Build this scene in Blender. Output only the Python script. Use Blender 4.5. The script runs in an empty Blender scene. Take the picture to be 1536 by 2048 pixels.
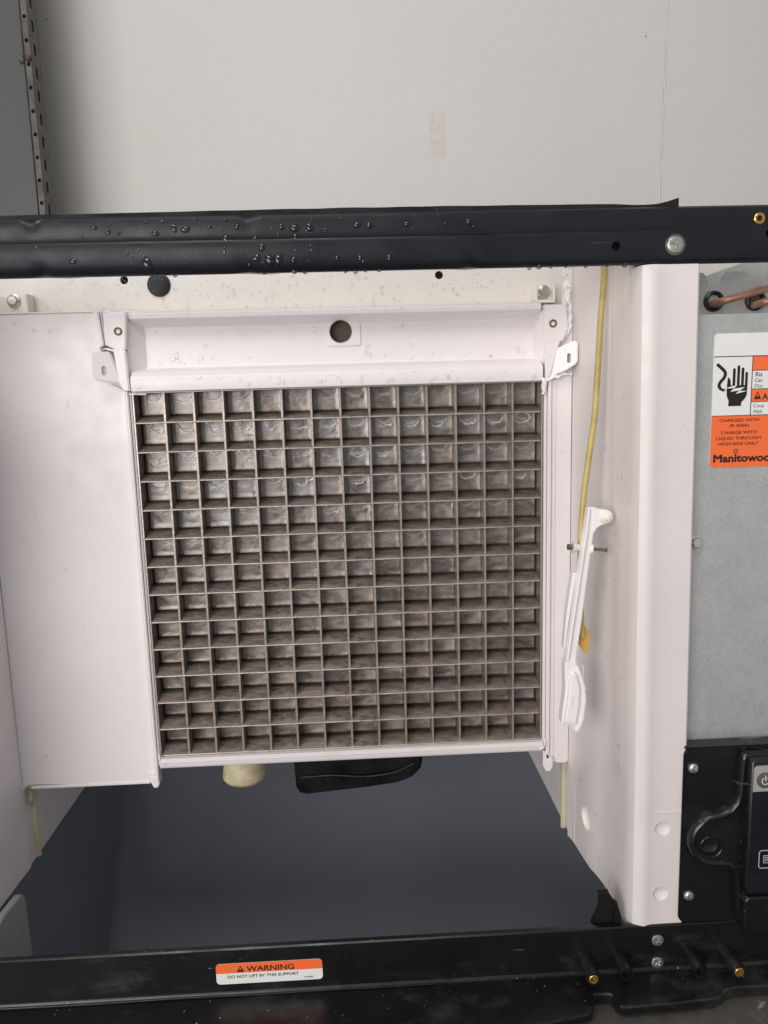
import bpy, bmesh, math, random
from mathutils import Vector, Matrix, noise

random.seed(7)
S = 0.001                                   # all measures below are millimetres
scene = bpy.context.scene
col = scene.collection

# ------------------------------------------------------------------ camera
cam_data = bpy.data.cameras.new('camera')
cam = bpy.data.objects.new('camera', cam_data)
col.objects.link(cam)
scene.camera = cam
cam_data.sensor_fit = 'VERTICAL'
cam_data.sensor_height = 24.0
cam_data.lens = 24.0 * 1480 / 2048
cam_data.clip_start = 0.01
cam_data.clip_end = 50
PITCH, YAW, ROLL = 0.153486, 0.037918, 0.028231
fw = Vector((math.sin(YAW) * math.cos(PITCH), math.cos(YAW) * math.cos(PITCH), -math.sin(PITCH)))
rt0 = Vector((math.cos(YAW), -math.sin(YAW), 0))
dn0 = fw.cross(rt0)
rt = rt0 * math.cos(ROLL) + dn0 * math.sin(ROLL)
up = -(-rt0 * math.sin(ROLL) + dn0 * math.cos(ROLL))
m = Matrix((rt, up, -fw)).transposed().to_4x4()
m.translation = Vector((9.57, -573.3, -8.22)) * S
cam.matrix_world = m

# ------------------------------------------------------------------ light
world = bpy.data.worlds.new('World')
scene.world = world
world.use_nodes = True
bg = world.node_tree.nodes['Background']
bg.inputs[0].default_value = (0.97, 0.98, 1.0, 1)
bg.inputs[1].default_value = 0.35

def area(name, loc, target, size, size_y, power, colour):
    d = bpy.data.lights.new(name, 'AREA')
    d.shape = 'RECTANGLE'; d.size = size; d.size_y = size_y; d.energy = power; d.color = colour
    o = bpy.data.objects.new(name, d); col.objects.link(o)
    o.location = loc
    o.rotation_euler = (Vector(target) - Vector(loc)).to_track_quat('-Z', 'Y').to_euler()
    return o
area('window_light', (-0.9, -1.65, 0.16), (0.03, 0.0, -0.14), 1.3, 1.0, 23.5, (1.0, 0.97, 0.95))
area('ceiling_lamp', (-0.3, -1.0, 1.3), (0.05, 0.1, -0.4), 0.8, 0.5, 9, (1.0, 0.97, 0.95))
area('wall_lamp', (-1.35, 0.05, 1.35), (0.15, 0.52, 0.28), 0.5, 0.25, 4.6, (1.0, 0.95, 0.91))

scene.view_settings.view_transform = 'Standard'
scene.view_settings.look = 'None'
scene.view_settings.exposure = 0.0
scene.view_settings.gamma = 1.0
scene.render.engine = 'CYCLES'
scene.cycles.use_denoising = True
scene.cycles.max_bounces = 10

# ------------------------------------------------------------------ materials
def lin(r, g, b):
    f = lambda c: c / 12.92 if c <= 0.04045 else ((c + 0.055) / 1.055) ** 2.4
    return (f(r / 255), f(g / 255), f(b / 255), 1)

class NT:
    """small node-tree helper"""
    def __init__(s, name):
        s.mat = bpy.data.materials.new(name); s.mat.use_nodes = True
        s.t = s.mat.node_tree; s.b = s.t.nodes['Principled BSDF']
    def n(s, kind, **kw):
        o = s.t.nodes.new(kind)
        for k, v in kw.items(): setattr(o, k, v)
        return o
    def l(s, a, b): s.t.links.new(a, b)
    def set(s, **kw):
        for k, v in kw.items(): s.b.inputs[k.replace('_', ' ')].default_value = v
        return s
    def coord(s):
        if not hasattr(s, '_c'): s._c = s.n('ShaderNodeTexCoord').outputs['Object']
        return s._c
    def noise(s, scale, detail=4, rough=0.55, vec=None, dist=0.0, dims='3D'):
        o = s.n('ShaderNodeTexNoise', noise_dimensions=dims)
        o.inputs['Scale'].default_value = scale; o.inputs['Detail'].default_value = detail
        o.inputs['Roughness'].default_value = rough; o.inputs['Distortion'].default_value = dist
        s.l(vec or s.coord(), o.inputs['Vector']); return o.outputs['Fac']
    def scaled(s, x, y, z, vec=None):
        o = s.n('ShaderNodeMapping'); o.inputs['Scale'].default_value = (x, y, z)
        s.l(vec or s.coord(), o.inputs['Vector']); return o.outputs[0]
    def ramp(s, fac, stops):
        o = s.n('ShaderNodeValToRGB'); e = o.color_ramp.elements
        while len(e) < len(stops): e.new(0.5)
        for k, (p, c) in zip(e, stops):
            k.position = p; k.color = c if len(c) == 4 else (*c, 1)
        s.l(fac, o.inputs[0]); return o.outputs[0]
    def math(s, op, a, b=None, c=None, clamp=False):
        o = s.n('ShaderNodeMath', operation=op, use_clamp=clamp)
        for i, v in enumerate((a, b, c)):
            if v is None: continue
            if isinstance(v, (int, float)): o.inputs[i].default_value = v
            else: s.l(v, o.inputs[i])
        return o.outputs[0]
    def mix(s, fac, a, b, mode='MIX'):
        o = s.n('ShaderNodeMix', data_type='RGBA', blend_type=mode)
        for i, v in ((0, fac), (6, a), (7, b)):
            if isinstance(v, (int, float)): o.inputs[i].default_value = v
            elif isinstance(v, tuple): o.inputs[i].default_value = v
            else: s.l(v, o.inputs[i])
        return o.outputs[2]
    def bump(s, h, strength=0.3, dist=0.001, prev=None):
        o = s.n('ShaderNodeBump'); o.inputs['Strength'].default_value = strength
        o.inputs['Distance'].default_value = dist; s.l(h, o.inputs['Height'])
        if prev is not None: s.l(prev, o.inputs['Normal'])
        s.l(o.outputs[0], s.b.inputs['Normal']); return o.outputs[0]
    def base(s, c): s.l(c, s.b.inputs['Base Color'])
    def rough(s, c): s.l(c, s.b.inputs['Roughness'])

W1 = (0, 0, 0, 1); W2 = (1, 1, 1, 1)

def plastic(name, c, rough=0.36, dirt=(0.62, 0.55, 0.45, 1), dirt_amt=0.35, thr=0.62):
    t = NT(name); t.set(Roughness=rough)
    big = t.noise(9, 5, 0.6)
    c2 = tuple(v * 0.93 for v in c[:3]) + (1,)
    base = t.ramp(big, [(0.3, c2), (0.7, c)])
    grime = t.ramp(t.noise(28, 7, 0.7), [(thr, W1), (thr + 0.2, W2)])
    base = t.mix(t.math('MULTIPLY', grime, dirt_amt), base, dirt)
    drip = t.ramp(t.noise(60, 5, 0.65, t.scaled(1.0, 1.0, 0.06), 0.2), [(0.58, W1), (0.8, W2)])
    base = t.mix(t.math('MULTIPLY', drip, 0.13), base, (0.5, 0.45, 0.38, 1))
    scuff = t.ramp(t.noise(120, 3, 0.5, t.scaled(0.3, 1, 2.5), 2.0), [(0.69, W1), (0.71, W2)])
    scuff = t.math('MULTIPLY', scuff, t.ramp(t.noise(12, 3), [(0.55, W1), (0.65, W2)]))
    base = t.mix(t.math('MULTIPLY', scuff, 0.22), base, (0.33, 0.3, 0.27, 1))
    speck = t.ramp(t.noise(420, 2, 0.5), [(0.735, W1), (0.76, W2)])
    base = t.mix(t.math('MULTIPLY', speck, 0.35), base, (0.3, 0.26, 0.22, 1))
    t.base(base)
    t.rough(t.ramp(t.noise(60, 4), [(0.3, (rough * 0.75,) * 3), (0.7, (rough * 1.35,) * 3)]))
    h = t.noise(16, 3)
    b = t.bump(h, 0.04, 0.0012)
    t.bump(t.noise(900, 2), 0.05, 0.0003, b)
    return t.mat

M = {}
M['white'] = plastic('white_plastic', lin(237, 230, 230))
M['liner'] = plastic('cream_liner_plastic', lin(240, 234, 226), 0.33)
M['flange'] = plastic('flange_plastic', lin(230, 221, 218), 0.42)
M['cream'] = plastic('cream_sealant', lin(214, 203, 172), 0.5, (0.35, 0.25, 0.12, 1), 0.6)
M['spout'] = plastic('cream_spout_plastic', lin(222, 214, 178), 0.42, (0.36, 0.17, 0.09, 1), 0.7, 0.48)
M['grey'] = plastic('grey_plastic', lin(168, 168, 168), 0.5)
M['silicone'] = plastic('white_silicone', lin(243, 243, 240), 0.3, (0.3, 0.22, 0.14, 1), 0.8)

def black(name, c, rough, speck_amt=0.0, dust=0.0, spec=0.5, blotch=0.0):
    t = NT(name); t.set(Roughness=rough); t.b.inputs['Specular IOR Level'].default_value = spec
    base = t.ramp(t.noise(14, 6, 0.65), [(0.3, tuple(v * 0.75 for v in c[:3])), (0.75, c)])
    if dust:
        d = t.ramp(t.noise(22, 8, 0.75, t.scaled(0.6, 1, 1.4)), [(0.53, W1), (0.8, W2)])
        base = t.mix(t.math('MULTIPLY', d, dust), base, (0.16, 0.165, 0.17, 1))
    if speck_amt:
        v = t.n('ShaderNodeTexVoronoi'); v.inputs['Scale'].default_value = 290; v.inputs['Randomness'].default_value = 1.0
        t.l(t.coord(), v.inputs['Vector'])
        keep = t.ramp(t.noise(17, 4, 0.6), [(0.45, W1), (0.62, W2)])
        sp = t.ramp(t.math('ADD', v.outputs['Distance'], t.math('MULTIPLY', t.noise(330, 3), 0.25)), [(0.19, W2), (0.27, W1)])
        rnd = t.ramp(v.outputs['Color'], [(0.7, W1), (0.76, W2)])
        f = t.math('MULTIPLY', t.math('MULTIPLY', sp, keep), rnd)
        base = t.mix(t.math('MULTIPLY', f, speck_amt), base, (0.6, 0.6, 0.58, 1))
        scr = t.ramp(t.noise(55, 3, 0.5, t.scaled(0.25, 1, 3.5), 1.5), [(0.70, W1), (0.73, W2)])
        scr = t.math('MULTIPLY', scr, t.ramp(t.noise(9, 3), [(0.54, W1), (0.66, W2)]))
        base = t.mix(t.math('MULTIPLY', scr, speck_amt * 0.8), base, (0.42, 0.42, 0.41, 1))
    t.base(base)
    t.rough(t.ramp(t.noise(38, 5), [(0.3, (rough * 0.7,) * 3), (0.7, (min(1, rough * 1.4),) * 3)]))
    b = t.bump(t.noise(1300, 2), 0.12, 0.0003)
    if blotch: t.bump(t.noise(12, 3), blotch, 0.002, b)
    return t.mat
M['bar'] = black('black_painted_steel', lin(31, 33, 39), 0.34, 0.08, 0.03, 0.28, 0.12)
M['black'] = black('black_plastic', lin(21, 22, 23), 0.3, 1.0, 0.3, 0.45)
M['control'] = black('black_control_plastic', lin(24, 24, 26), 0.26, 0.8, 0.10, 0.5)
M['screen'] = black('dark_blue_overlay', lin(27, 28, 36), 0.3, 0.5, 0.05, 0.4)
M['gasket'] = black('black_rubber', lin(22, 22, 22), 0.65, 0.3, 0.1, 0.3)

M['pump'] = black('wet_black_plastic', lin(16, 17, 18), 0.42, 0.15, 0.0, 0.4)
M['hole'] = black('dark_hole', lin(26, 24, 22), 0.8)
M['probe'] = plastic('probe_white_plastic', lin(244, 239, 238), 0.3)
M['grommet'] = black('black_grommet', lin(20, 20, 22), 0.45)

def simple(name, c, rough=0.4, metal=0.0, bumps=0.1, var=0.15, scale=120):
    t = NT(name); t.set(Roughness=rough, Metallic=metal)
    t.base(t.ramp(t.noise(scale, 5, 0.65), [(0.3, tuple(v * (1 - var) for v in c[:3])), (0.7, tuple(min(1, v * (1 + var)) for v in c[:3]))]))
    t.bump(t.noise(scale * 4, 3), bumps, 0.0004)
    return t.mat
M['bin'] = simple('slate_bin_plastic', lin(118, 122, 132), 0.5, 0, 0.05, 0.05, 6)
M['screw'] = simple('zinc_screw', lin(196, 194, 188), 0.34, 0.85, 0.1, 0.2, 300)
M['bolt'] = simple('dull_steel_bolt', lin(138, 132, 126), 0.35, 0.9, 0.15, 0.25, 250)
M['brass'] = simple('brass', lin(214, 172, 92), 0.3, 0.9, 0.1, 0.15, 300)
M['rustyinsert'] = simple('tarnished_insert', lin(120, 96, 70), 0.5, 0.6, 0.2, 0.4, 400)
M['bore'] = simple('brown_bore', lin(92, 80, 72), 0.6, 0.2, 0.2, 0.3, 150)
M['copper'] = simple('copper_tube', lin(176, 132, 112), 0.45, 0.5, 0.2, 0.3, 90)
M['paper'] = simple('label_white', lin(232, 231, 228), 0.42, 0, 0.02, 0.02)
M['orange'] = simple('label_orange', lin(246, 112, 58), 0.42, 0, 0.02, 0.03)
M['ink'] = simple('label_ink', lin(30, 24, 24), 0.45, 0, 0.02, 0.1)
M['silver'] = simple('silver_overlay', lin(168, 166, 161), 0.4, 0.1, 0.04, 0.05)
M['button'] = simple('button_grey', lin(92, 92, 95), 0.4, 0.1, 0.04, 0.05)
M['iconwhite'] = simple('icon_white', lin(200, 200, 200), 0.45, 0, 0.02, 0.03)
M['amber'] = simple('amber_flap', lin(206, 160, 72), 0.4, 0, 0.05, 0.1)
M['seam'] = simple('white_caulk_line', lin(226, 224, 220), 0.5, 0, 0.1, 0.05)

def cable_mat():
    t = NT('yellow_cable'); t.set(Roughness=0.42)
    t.base(t.ramp(t.noise(60, 5, 0.7), [(0.3, lin(166, 144, 78)), (0.55, lin(190, 170, 104)), (0.8, lin(204, 188, 132))]))
    t.b.inputs['Subsurface Weight'].default_value = 0.0
    t.bump(t.noise(700, 2), 0.1, 0.0003); return t.mat
M['cable'] = cable_mat()

def wall_mat():
    t = NT('painted_wall'); t.set(Roughness=0.52)
    base = t.ramp(t.noise(2.2, 5, 0.6), [(0.3, lin(208, 204, 198)), (0.7, lin(215, 211, 206))])
    stain = t.ramp(t.noise(26, 6, 0.7), [(0.66, W1), (0.8, W2)])
    base = t.mix(t.math('MULTIPLY', stain, 0.10), base, lin(170, 162, 140))
    # one old tape mark
    sep = t.n('ShaderNodeSeparateXYZ'); t.l(t.coord(), sep.inputs[0])
    inx = t.math('SUBTRACT', 1.0, t.math('DIVIDE', t.math('ABSOLUTE', t.math('SUBTRACT', sep.outputs[0], 0.1405)), 0.0125), None, True)
    inz = t.math('SUBTRACT', 1.0, t.math('DIVIDE', t.math('ABSOLUTE', t.math('SUBTRACT', sep.outputs[2], 0.350)), 0.036), None, True)
    box = t.math('MULTIPLY', t.math('MINIMUM', t.math('MULTIPLY', inx, 5), 1.0), t.math('MINIMUM', t.math('MULTIPLY', inz, 3), 1.0))
    box = t.math('MULTIPLY', box, t.ramp(t.noise(110, 6, 0.8), [(0.40, W1), (0.62, W2)]))
    base = t.mix(t.math('MULTIPLY', box, 0.45), base, lin(192, 186, 160))
    speck = t.ramp(t.noise(75, 2, 0.4), [(0.785, W1), (0.80, W2)])
    base = t.mix(t.math('MULTIPLY', speck, 0.6), base, lin(95, 88, 80))
    t.base(base)
    b = t.bump(t.noise(260, 3, 0.55), 0.34, 0.0016)
    t.bump(t.noise(20, 3), 0.25, 0.003, b)
    return t.mat
M['wall'] = wall_mat()
M['panelgrey'] = simple('grey_painted_panel', lin(70, 71, 69), 0.5, 0, 0.06, 0.06, 8)
M['post'] = simple('weathered_grey_steel', lin(82, 78, 75), 0.5, 0.3, 0.2, 0.45, 60)
M['rust'] = simple('rusty_bolt', lin(86, 58, 52), 0.7, 0.2, 0.3, 0.3, 200)

def galv_mat():
    t = NT('galvanised_steel'); t.set(Roughness=0.42, Metallic=0.55)
    v = t.n('ShaderNodeTexVoronoi'); v.inputs['Scale'].default_value = 900; t.l(t.coord(), v.inputs['Vector'])
    bw = t.n('ShaderNodeRGBToBW'); t.l(v.outputs['Color'], bw.inputs[0])
    mixf = t.math('ADD', t.math('MULTIPLY', bw.outputs[0], 0.42), t.math('MULTIPLY', t.noise(60, 6, 0.7), 0.75))
    base = t.ramp(mixf, [(0.3, lin(186, 188, 186)), (0.62, lin(197, 199, 197)), (0.9, lin(206, 207, 205))])
    dk = t.ramp(t.noise(130, 5, 0.7), [(0.66, W1), (0.74, W2)])
    base = t.mix(t.math('MULTIPLY', dk, 0.35), base, lin(112, 112, 110))
    t.base(base)
    t.rough(t.ramp(mixf, [(0.3, (0.36,) * 3), (0.8, (0.52,) * 3)]))
    return t.mat
M['galv'] = galv_mat()

def evap_mat(name, lo, hi, rough, pits):
    t = NT(name); t.set(Metallic=0.3)
    streak = t.noise(95, 6, 0.7, t.scaled(0.5, 1.6, 1.3), 0.7)
    base = t.ramp(streak, [(0.28, lo), (0.72, hi)])
    if pits:
        p = t.ramp(t.noise(150, 4, 0.65, t.scaled(0.45, 1.5, 1.5), 1.0), [(0.60, W1), (0.655, W2)])
        base = t.mix(t.math('MULTIPLY', p, 0.85), base, lin(34, 28, 26))
        pale = t.ramp(t.noise(120, 5, 0.7, t.scaled(0.5, 1.2, 1.2), 0.8), [(0.58, W1), (0.78, W2)])
        base = t.mix(t.math('MULTIPLY', pale, 0.75), base, lin(205, 196, 190))
        sf = t.n('ShaderNodeSeparateXYZ'); t.l(t.coord(), sf.inputs[0])
        crust = t.ramp(t.math('ADD', t.noise(85, 6, 0.7, t.scaled(0.6, 1, 1), 0.8), t.math('MULTIPLY', sf.outputs[1], -18)), [(0.36, W1), (0.56, W2)])
        base = t.mix(t.math('MULTIPLY', crust, 0.5), base, lin(200, 189, 180))
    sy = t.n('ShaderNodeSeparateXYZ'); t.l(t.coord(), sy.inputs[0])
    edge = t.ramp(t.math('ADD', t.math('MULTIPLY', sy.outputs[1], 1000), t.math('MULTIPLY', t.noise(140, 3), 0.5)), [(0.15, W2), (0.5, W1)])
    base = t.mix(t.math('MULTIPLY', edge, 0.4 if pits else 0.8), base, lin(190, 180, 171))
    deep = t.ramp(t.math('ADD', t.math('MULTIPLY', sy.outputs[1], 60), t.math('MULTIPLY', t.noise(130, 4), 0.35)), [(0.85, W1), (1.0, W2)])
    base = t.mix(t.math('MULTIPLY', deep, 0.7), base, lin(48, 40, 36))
    t.base(base)
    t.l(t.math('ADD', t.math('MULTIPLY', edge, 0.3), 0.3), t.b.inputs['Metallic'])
    t.rough(t.ramp(streak, [(0.3, (rough * 0.75,) * 3), (0.7, (rough * 1.3,) * 3)]))
    t.bump(t.noise(170, 5, 0.65, t.scaled(0.5, 1.4, 1.4), 0.8), 0.5 if pits else 0.2, 0.0011)
    return t.mat
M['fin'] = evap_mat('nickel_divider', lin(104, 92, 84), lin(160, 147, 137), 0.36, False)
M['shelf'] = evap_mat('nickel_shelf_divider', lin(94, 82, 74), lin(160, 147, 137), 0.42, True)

def cell_mat():
    t = NT('nickel_cell_plate'); t.set(Metallic=0.3)
    oi = t.n('ShaderNodeObjectInfo')
    fr = t.n('ShaderNodeAttribute', attribute_type='OBJECT', attribute_name='frost')
    W = t.math('MULTIPLY', oi.outputs['Random'], 173.0)
    def n4(scale, detail, rough, sx=1, sz=1, dist=0.0):
        o = t.n('ShaderNodeTexNoise', noise_dimensions='4D')
        o.inputs['Scale'].default_value = scale; o.inputs['Detail'].default_value = detail
        o.inputs['Roughness'].default_value = rough; o.inputs['Distortion'].default_value = dist
        t.l(t.scaled(sx, 1, sz), o.inputs['Vector']); t.l(W, o.inputs['W']); return o.outputs['Fac']
    soft = n4(70, 3, 0.5, 0.8, 1.4, 0.9)
    base = t.ramp(soft, [(0.26, lin(96, 84, 77)), (0.5, lin(146, 133, 124)), (0.76, lin(192, 180, 170))])
    sep = t.n('ShaderNodeSeparateXYZ'); t.l(t.coord(), sep.inputs[0])
    x, z = sep.outputs[0], sep.outputs[2]
    # water ring: a shallow U hanging from the top of the cell
    zz = t.math('SUBTRACT', z, 0.0055)
    d = t.math('SQRT', t.math('ADD', t.math('MULTIPLY', x, x), t.math('MULTIPLY', t.math('MULTIPLY', zz, zz), 1.5)))
    d = t.math('ADD', d, t.math('MULTIPLY', t.math('SUBTRACT', n4(120, 4, 0.6), 0.5), 0.0068))
    d = t.math('ADD', d, t.math('MULTIPLY', t.math('SUBTRACT', oi.outputs['Random'], 0.5), 0.0025))
    inside = t.ramp(t.math('MULTIPLY', d, 100), [(0.66, W2), (0.78, W1)])
    ring = t.ramp(t.math('MULTIPLY', d, 100), [(0.60, W1), (0.71, W2), (0.76, W2), (0.86, W1)])
    base = t.mix(t.math('MULTIPLY', inside, 0.35), base, lin(138, 132, 130))
    amt = t.math('MULTIPLY', ring, t.ramp(n4(190, 4, 0.7), [(0.30, W1), (0.52, W2)]))
    amt = t.math('MULTIPLY', amt, t.math('ADD', t.math('MULTIPLY', fr.outputs['Fac'], 1.3), 0.2), None, True)
    base = t.mix(amt, base, lin(226, 226, 228))
    # frosted haze and brown mineral stain
    haze = t.math('MULTIPLY', t.ramp(n4(60, 4, 0.6), [(0.42, W1), (0.66, W2)]), t.math('MULTIPLY', fr.outputs['Fac'], 0.5))
    base = t.mix(haze, base, lin(196, 198, 204))
    brown = t.math('MULTIPLY', t.ramp(n4(75, 4, 0.6), [(0.60, W1), (0.74, W2)]), 0.55)
    base = t.mix(brown, base, lin(134, 108, 82))
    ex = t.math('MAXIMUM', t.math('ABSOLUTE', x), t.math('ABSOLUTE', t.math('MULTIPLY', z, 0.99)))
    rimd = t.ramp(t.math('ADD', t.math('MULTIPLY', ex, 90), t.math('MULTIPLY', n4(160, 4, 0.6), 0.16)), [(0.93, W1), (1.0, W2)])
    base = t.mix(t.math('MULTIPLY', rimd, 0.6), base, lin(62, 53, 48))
    dark = t.math('MULTIPLY', t.ramp(n4(210, 4, 0.7, 0.5, 1.4), [(0.66, W1), (0.72, W2)]), 0.6)
    base = t.mix(dark, base, lin(52, 46, 44))
    t.base(base)
    t.rough(t.ramp(soft, [(0.3, (0.2,) * 3), (0.7, (0.5,) * 3)]))
    t.bump(t.math('ADD', t.math('MULTIPLY', inside, 0.7), n4(75, 2, 0.5, 1, 1.2, 0.8)), 0.5, 0.0014)
    t.b.inputs['Coat Weight'].default_value = 0.55; t.b.inputs['Coat Roughness'].default_value = 0.1; t.b.inputs['Coat IOR'].default_value = 1.33
    return t.mat
M['cell'] = cell_mat()

def water_mat(name, edge):
    """thin clear drop: see-through, with a fresnel gloss"""
    t = NT(name); t.t.nodes.remove(t.b)
    g = t.n('ShaderNodeBsdfGlossy'); g.inputs['Roughness'].default_value = 0.06
    tr = t.n('ShaderNodeBsdfTransparent'); tr.inputs[0].default_value = edge
    lw = t.n('ShaderNodeLayerWeight'); lw.inputs[0].default_value = 0.5
    mx = t.n('ShaderNodeMixShader'); out = t.t.nodes['Material Output']
    t.l(t.math('ADD', t.math('MULTIPLY', t.math('POWER', lw.outputs[1], 3.0), 0.7), 0.05, None, True), mx.inputs[0]); t.l(tr.outputs[0], mx.inputs[1]); t.l(g.outputs[0], mx.inputs[2])
    t.l(mx.outputs[0], out.inputs[0])
    return t.mat
M['water'] = water_mat('water', (0.96, 0.955, 0.955, 1))
M['darkwater'] = water_mat('water_on_black', (0.55, 0.55, 0.57, 1))
def ice_mat():
    t = NT('ice_film'); t.set(Roughness=0.12, IOR=1.31)
    t.b.inputs['Transmission Weight'].default_value = 0.15
    t.base(t.ramp(t.noise(300, 4, 0.6), [(0.4, (0.9, 0.91, 0.93)), (0.65, (1.0, 1.0, 1.0))]))
    t.bump(t.noise(420, 3), 0.3, 0.0006)
    return t.mat
M['ice'] = ice_mat()
def floor_mat():
    t = NT('stained_bin_top'); t.set(Roughness=0.62)
    base = t.ramp(t.noise(30, 8, 0.75), [(0.3, lin(58, 56, 53)), (0.6, lin(84, 81, 77)), (0.8, lin(104, 101, 96))])
    w = t.ramp(t.noise(70, 6, 0.7, None, 0.8), [(0.63, W1), (0.68, W2)])
    base = t.mix(t.math('MULTIPLY', w, 0.65), base, lin(176, 172, 166))
    r = t.ramp(t.noise(25, 4), [(0.62, W1), (0.75, W2)])
    base = t.mix(t.math('MULTIPLY', r, 0.3), base, lin(96, 60, 52))
    t.base(base); t.bump(t.noise(160, 5), 0.4, 0.001); return t.mat
M['bintop'] = floor_mat()

# ------------------------------------------------------------------ mesh helpers
def link(o, parent=None):
    col.objects.link(o)
    if parent is not None: o.parent = parent
    return o

def finish(bm, name, mat, parent=None, smooth=35, loc=None, rot=None):
    bmesh.ops.recalc_face_normals(bm, faces=bm.faces[:])
    bmesh.ops.scale(bm, vec=(S, S, S), verts=bm.verts[:])
    me = bpy.data.meshes.new(name); bm.to_mesh(me); bm.free()
    me.materials.append(M[mat])
    if smooth:
        me.polygons.foreach_set('use_smooth', [True] * len(me.polygons))
        me.set_sharp_from_angle(angle=math.radians(smooth))
    o = link(bpy.data.objects.new(name, me), parent)
    if loc is not None: o.location = Vector(loc) * S
    if rot is not None: o.rotation_euler = rot
    return o

def again(src, parent, loc, rot=None, name=None):
    """another object that shares the mesh of src"""
    o = src.copy()
    if name: o.name = name
    col.objects.link(o); o.parent = parent
    o.location = Vector(loc) * S
    if rot is not None: o.rotation_euler = rot
    return o

def box(bm, x0, x1, y0, y1, z0, z1, bev=0.0, seg=2):
    r = bmesh.ops.create_cube(bm, size=1)
    vs = r['verts']
    for v in vs:
        v.co = Vector(((x0 + x1) / 2 + v.co.x * (x1 - x0), (y0 + y1) / 2 + v.co.y * (y1 - y0), (z0 + z1) / 2 + v.co.z * (z1 - z0)))
    if bev:
        es = list({e for v in vs for e in v.link_edges})
        bmesh.ops.bevel(bm, geom=es, offset=bev, segments=seg, affect='EDGES', clamp_overlap=True)
    return bm

def prism(bm, pts, axis, a, b, bev=0.0):
    """extrude a closed 2-D outline from a to b; axis 'x' takes (y,z), 'y' takes (x,z), 'z' takes (x,y)"""
    def P(p, t):
        return {'x': (t, p[0], p[1]), 'y': (p[0], t, p[1]), 'z': (p[0], p[1], t)}[axis]
    A = [bm.verts.new(P(p, a)) for p in pts]; B = [bm.verts.new(P(p, b)) for p in pts]
    n = len(pts)
    fs = [bm.faces.new(A), bm.faces.new(B[::-1])]
    for i in range(n): fs.append(bm.faces.new((A[i], B[i], B[(i + 1) % n], A[(i + 1) % n])))
    if bev:
        caps = set(fs[0].edges) | set(fs[1].edges)
        bmesh.ops.recalc_face_normals(bm, faces=fs)
        bmesh.ops.bevel(bm, geom=list(caps), offset=bev, segments=2, affect='EDGES', clamp_overlap=True)
    return bm

def arc(cx, cz, r, a0, a1, n=8):
    return [(cx + r * math.cos(math.radians(a0 + (a1 - a0) * i / n)), cz + r * math.sin(math.radians(a0 + (a1 - a0) * i / n))) for i in range(n + 1)]

def rrect(x0, x1, z0, z1, r, n=5):
    return arc(x1 - r, z1 - r, r, 0, 90, n) + arc(x0 + r, z1 - r, r, 90, 180, n) + arc(x0 + r, z0 + r, r, 180, 270, n) + arc(x1 - r, z0 + r, r, 270, 360, n)

def lathe(bm, prof, centre, axis='y', n=28, cap=True):
    """prof: (radius, t) along the axis"""
    cx, cy, cz = centre
    def P(r, t, a):
        c, s = r * math.cos(a), r * math.sin(a)
        return {'y': (cx + c, cy + t, cz + s), 'x': (cx + t, cy + c, cz + s), 'z': (cx + c, cy + s, cz + t)}[axis]
    rings = []
    for r, t in prof:
        if r < 1e-6: rings.append([bm.verts.new(P(0, t, 0))])
        else: rings.append([bm.verts.new(P(r, t, 2 * math.pi * i / n)) for i in range(n)])
    for a, b in zip(rings, rings[1:]):
        for i in range(n):
            j = (i + 1) % n
            if len(a) == 1 and len(b) > 1: bm.faces.new((a[0], b[i], b[j]))
            elif len(b) == 1 and len(a) > 1: bm.faces.new((a[i], b[0], a[j]))
            elif len(a) > 1: bm.faces.new((a[i], b[i], b[j], a[j]))
    if cap:
        if len(rings[0]) > 1: bm.faces.new(rings[0][::-1])
        if len(rings[-1]) > 1: bm.faces.new(rings[-1])
    return bm

def smooth_path(pts, per=6):
    pts = [Vector(p) for p in pts]; out = []
    for i in range(len(pts) - 1):
        p0 = pts[max(i - 1, 0)]; p1 = pts[i]; p2 = pts[i + 1]; p3 = pts[min(i + 2, len(pts) - 1)]
        for k in range(per):
            t = k / per
            out.append(0.5 * ((2 * p1) + (p2 - p0) * t + (2 * p0 - 5 * p1 + 4 * p2 - p3) * t * t + (3 * p1 - p0 - 3 * p2 + p3) * t ** 3))
    out.append(pts[-1]); return out

def tube(bm, path, rad, n=12):
    path = [Vector(p) for p in path]; rings = []
    for i, p in enumerate(path):
        d = (path[min(i + 1, len(path) - 1)] - path[max(i - 1, 0)]).normalized()
        u = d.cross(Vector((0, 1, 0.01))).normalized() if abs(d.y) < 0.95 else d.cross(Vector((1, 0, 0))).normalized()
        w = d.cross(u); r = rad(i / (len(path) - 1)) if callable(rad) else rad
        rings.append([bm.verts.new(p + (u * math.cos(2 * math.pi * k / n) + w * math.sin(2 * math.pi * k / n)) * r) for k in range(n)])
    for a, b in zip(rings, rings[1:]):
        for i in range(n): bm.faces.new((a[i], b[i], b[(i + 1) % n], a[(i + 1) % n]))
    bm.faces.new(rings[0][::-1]); bm.faces.new(rings[-1]); return bm

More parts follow.
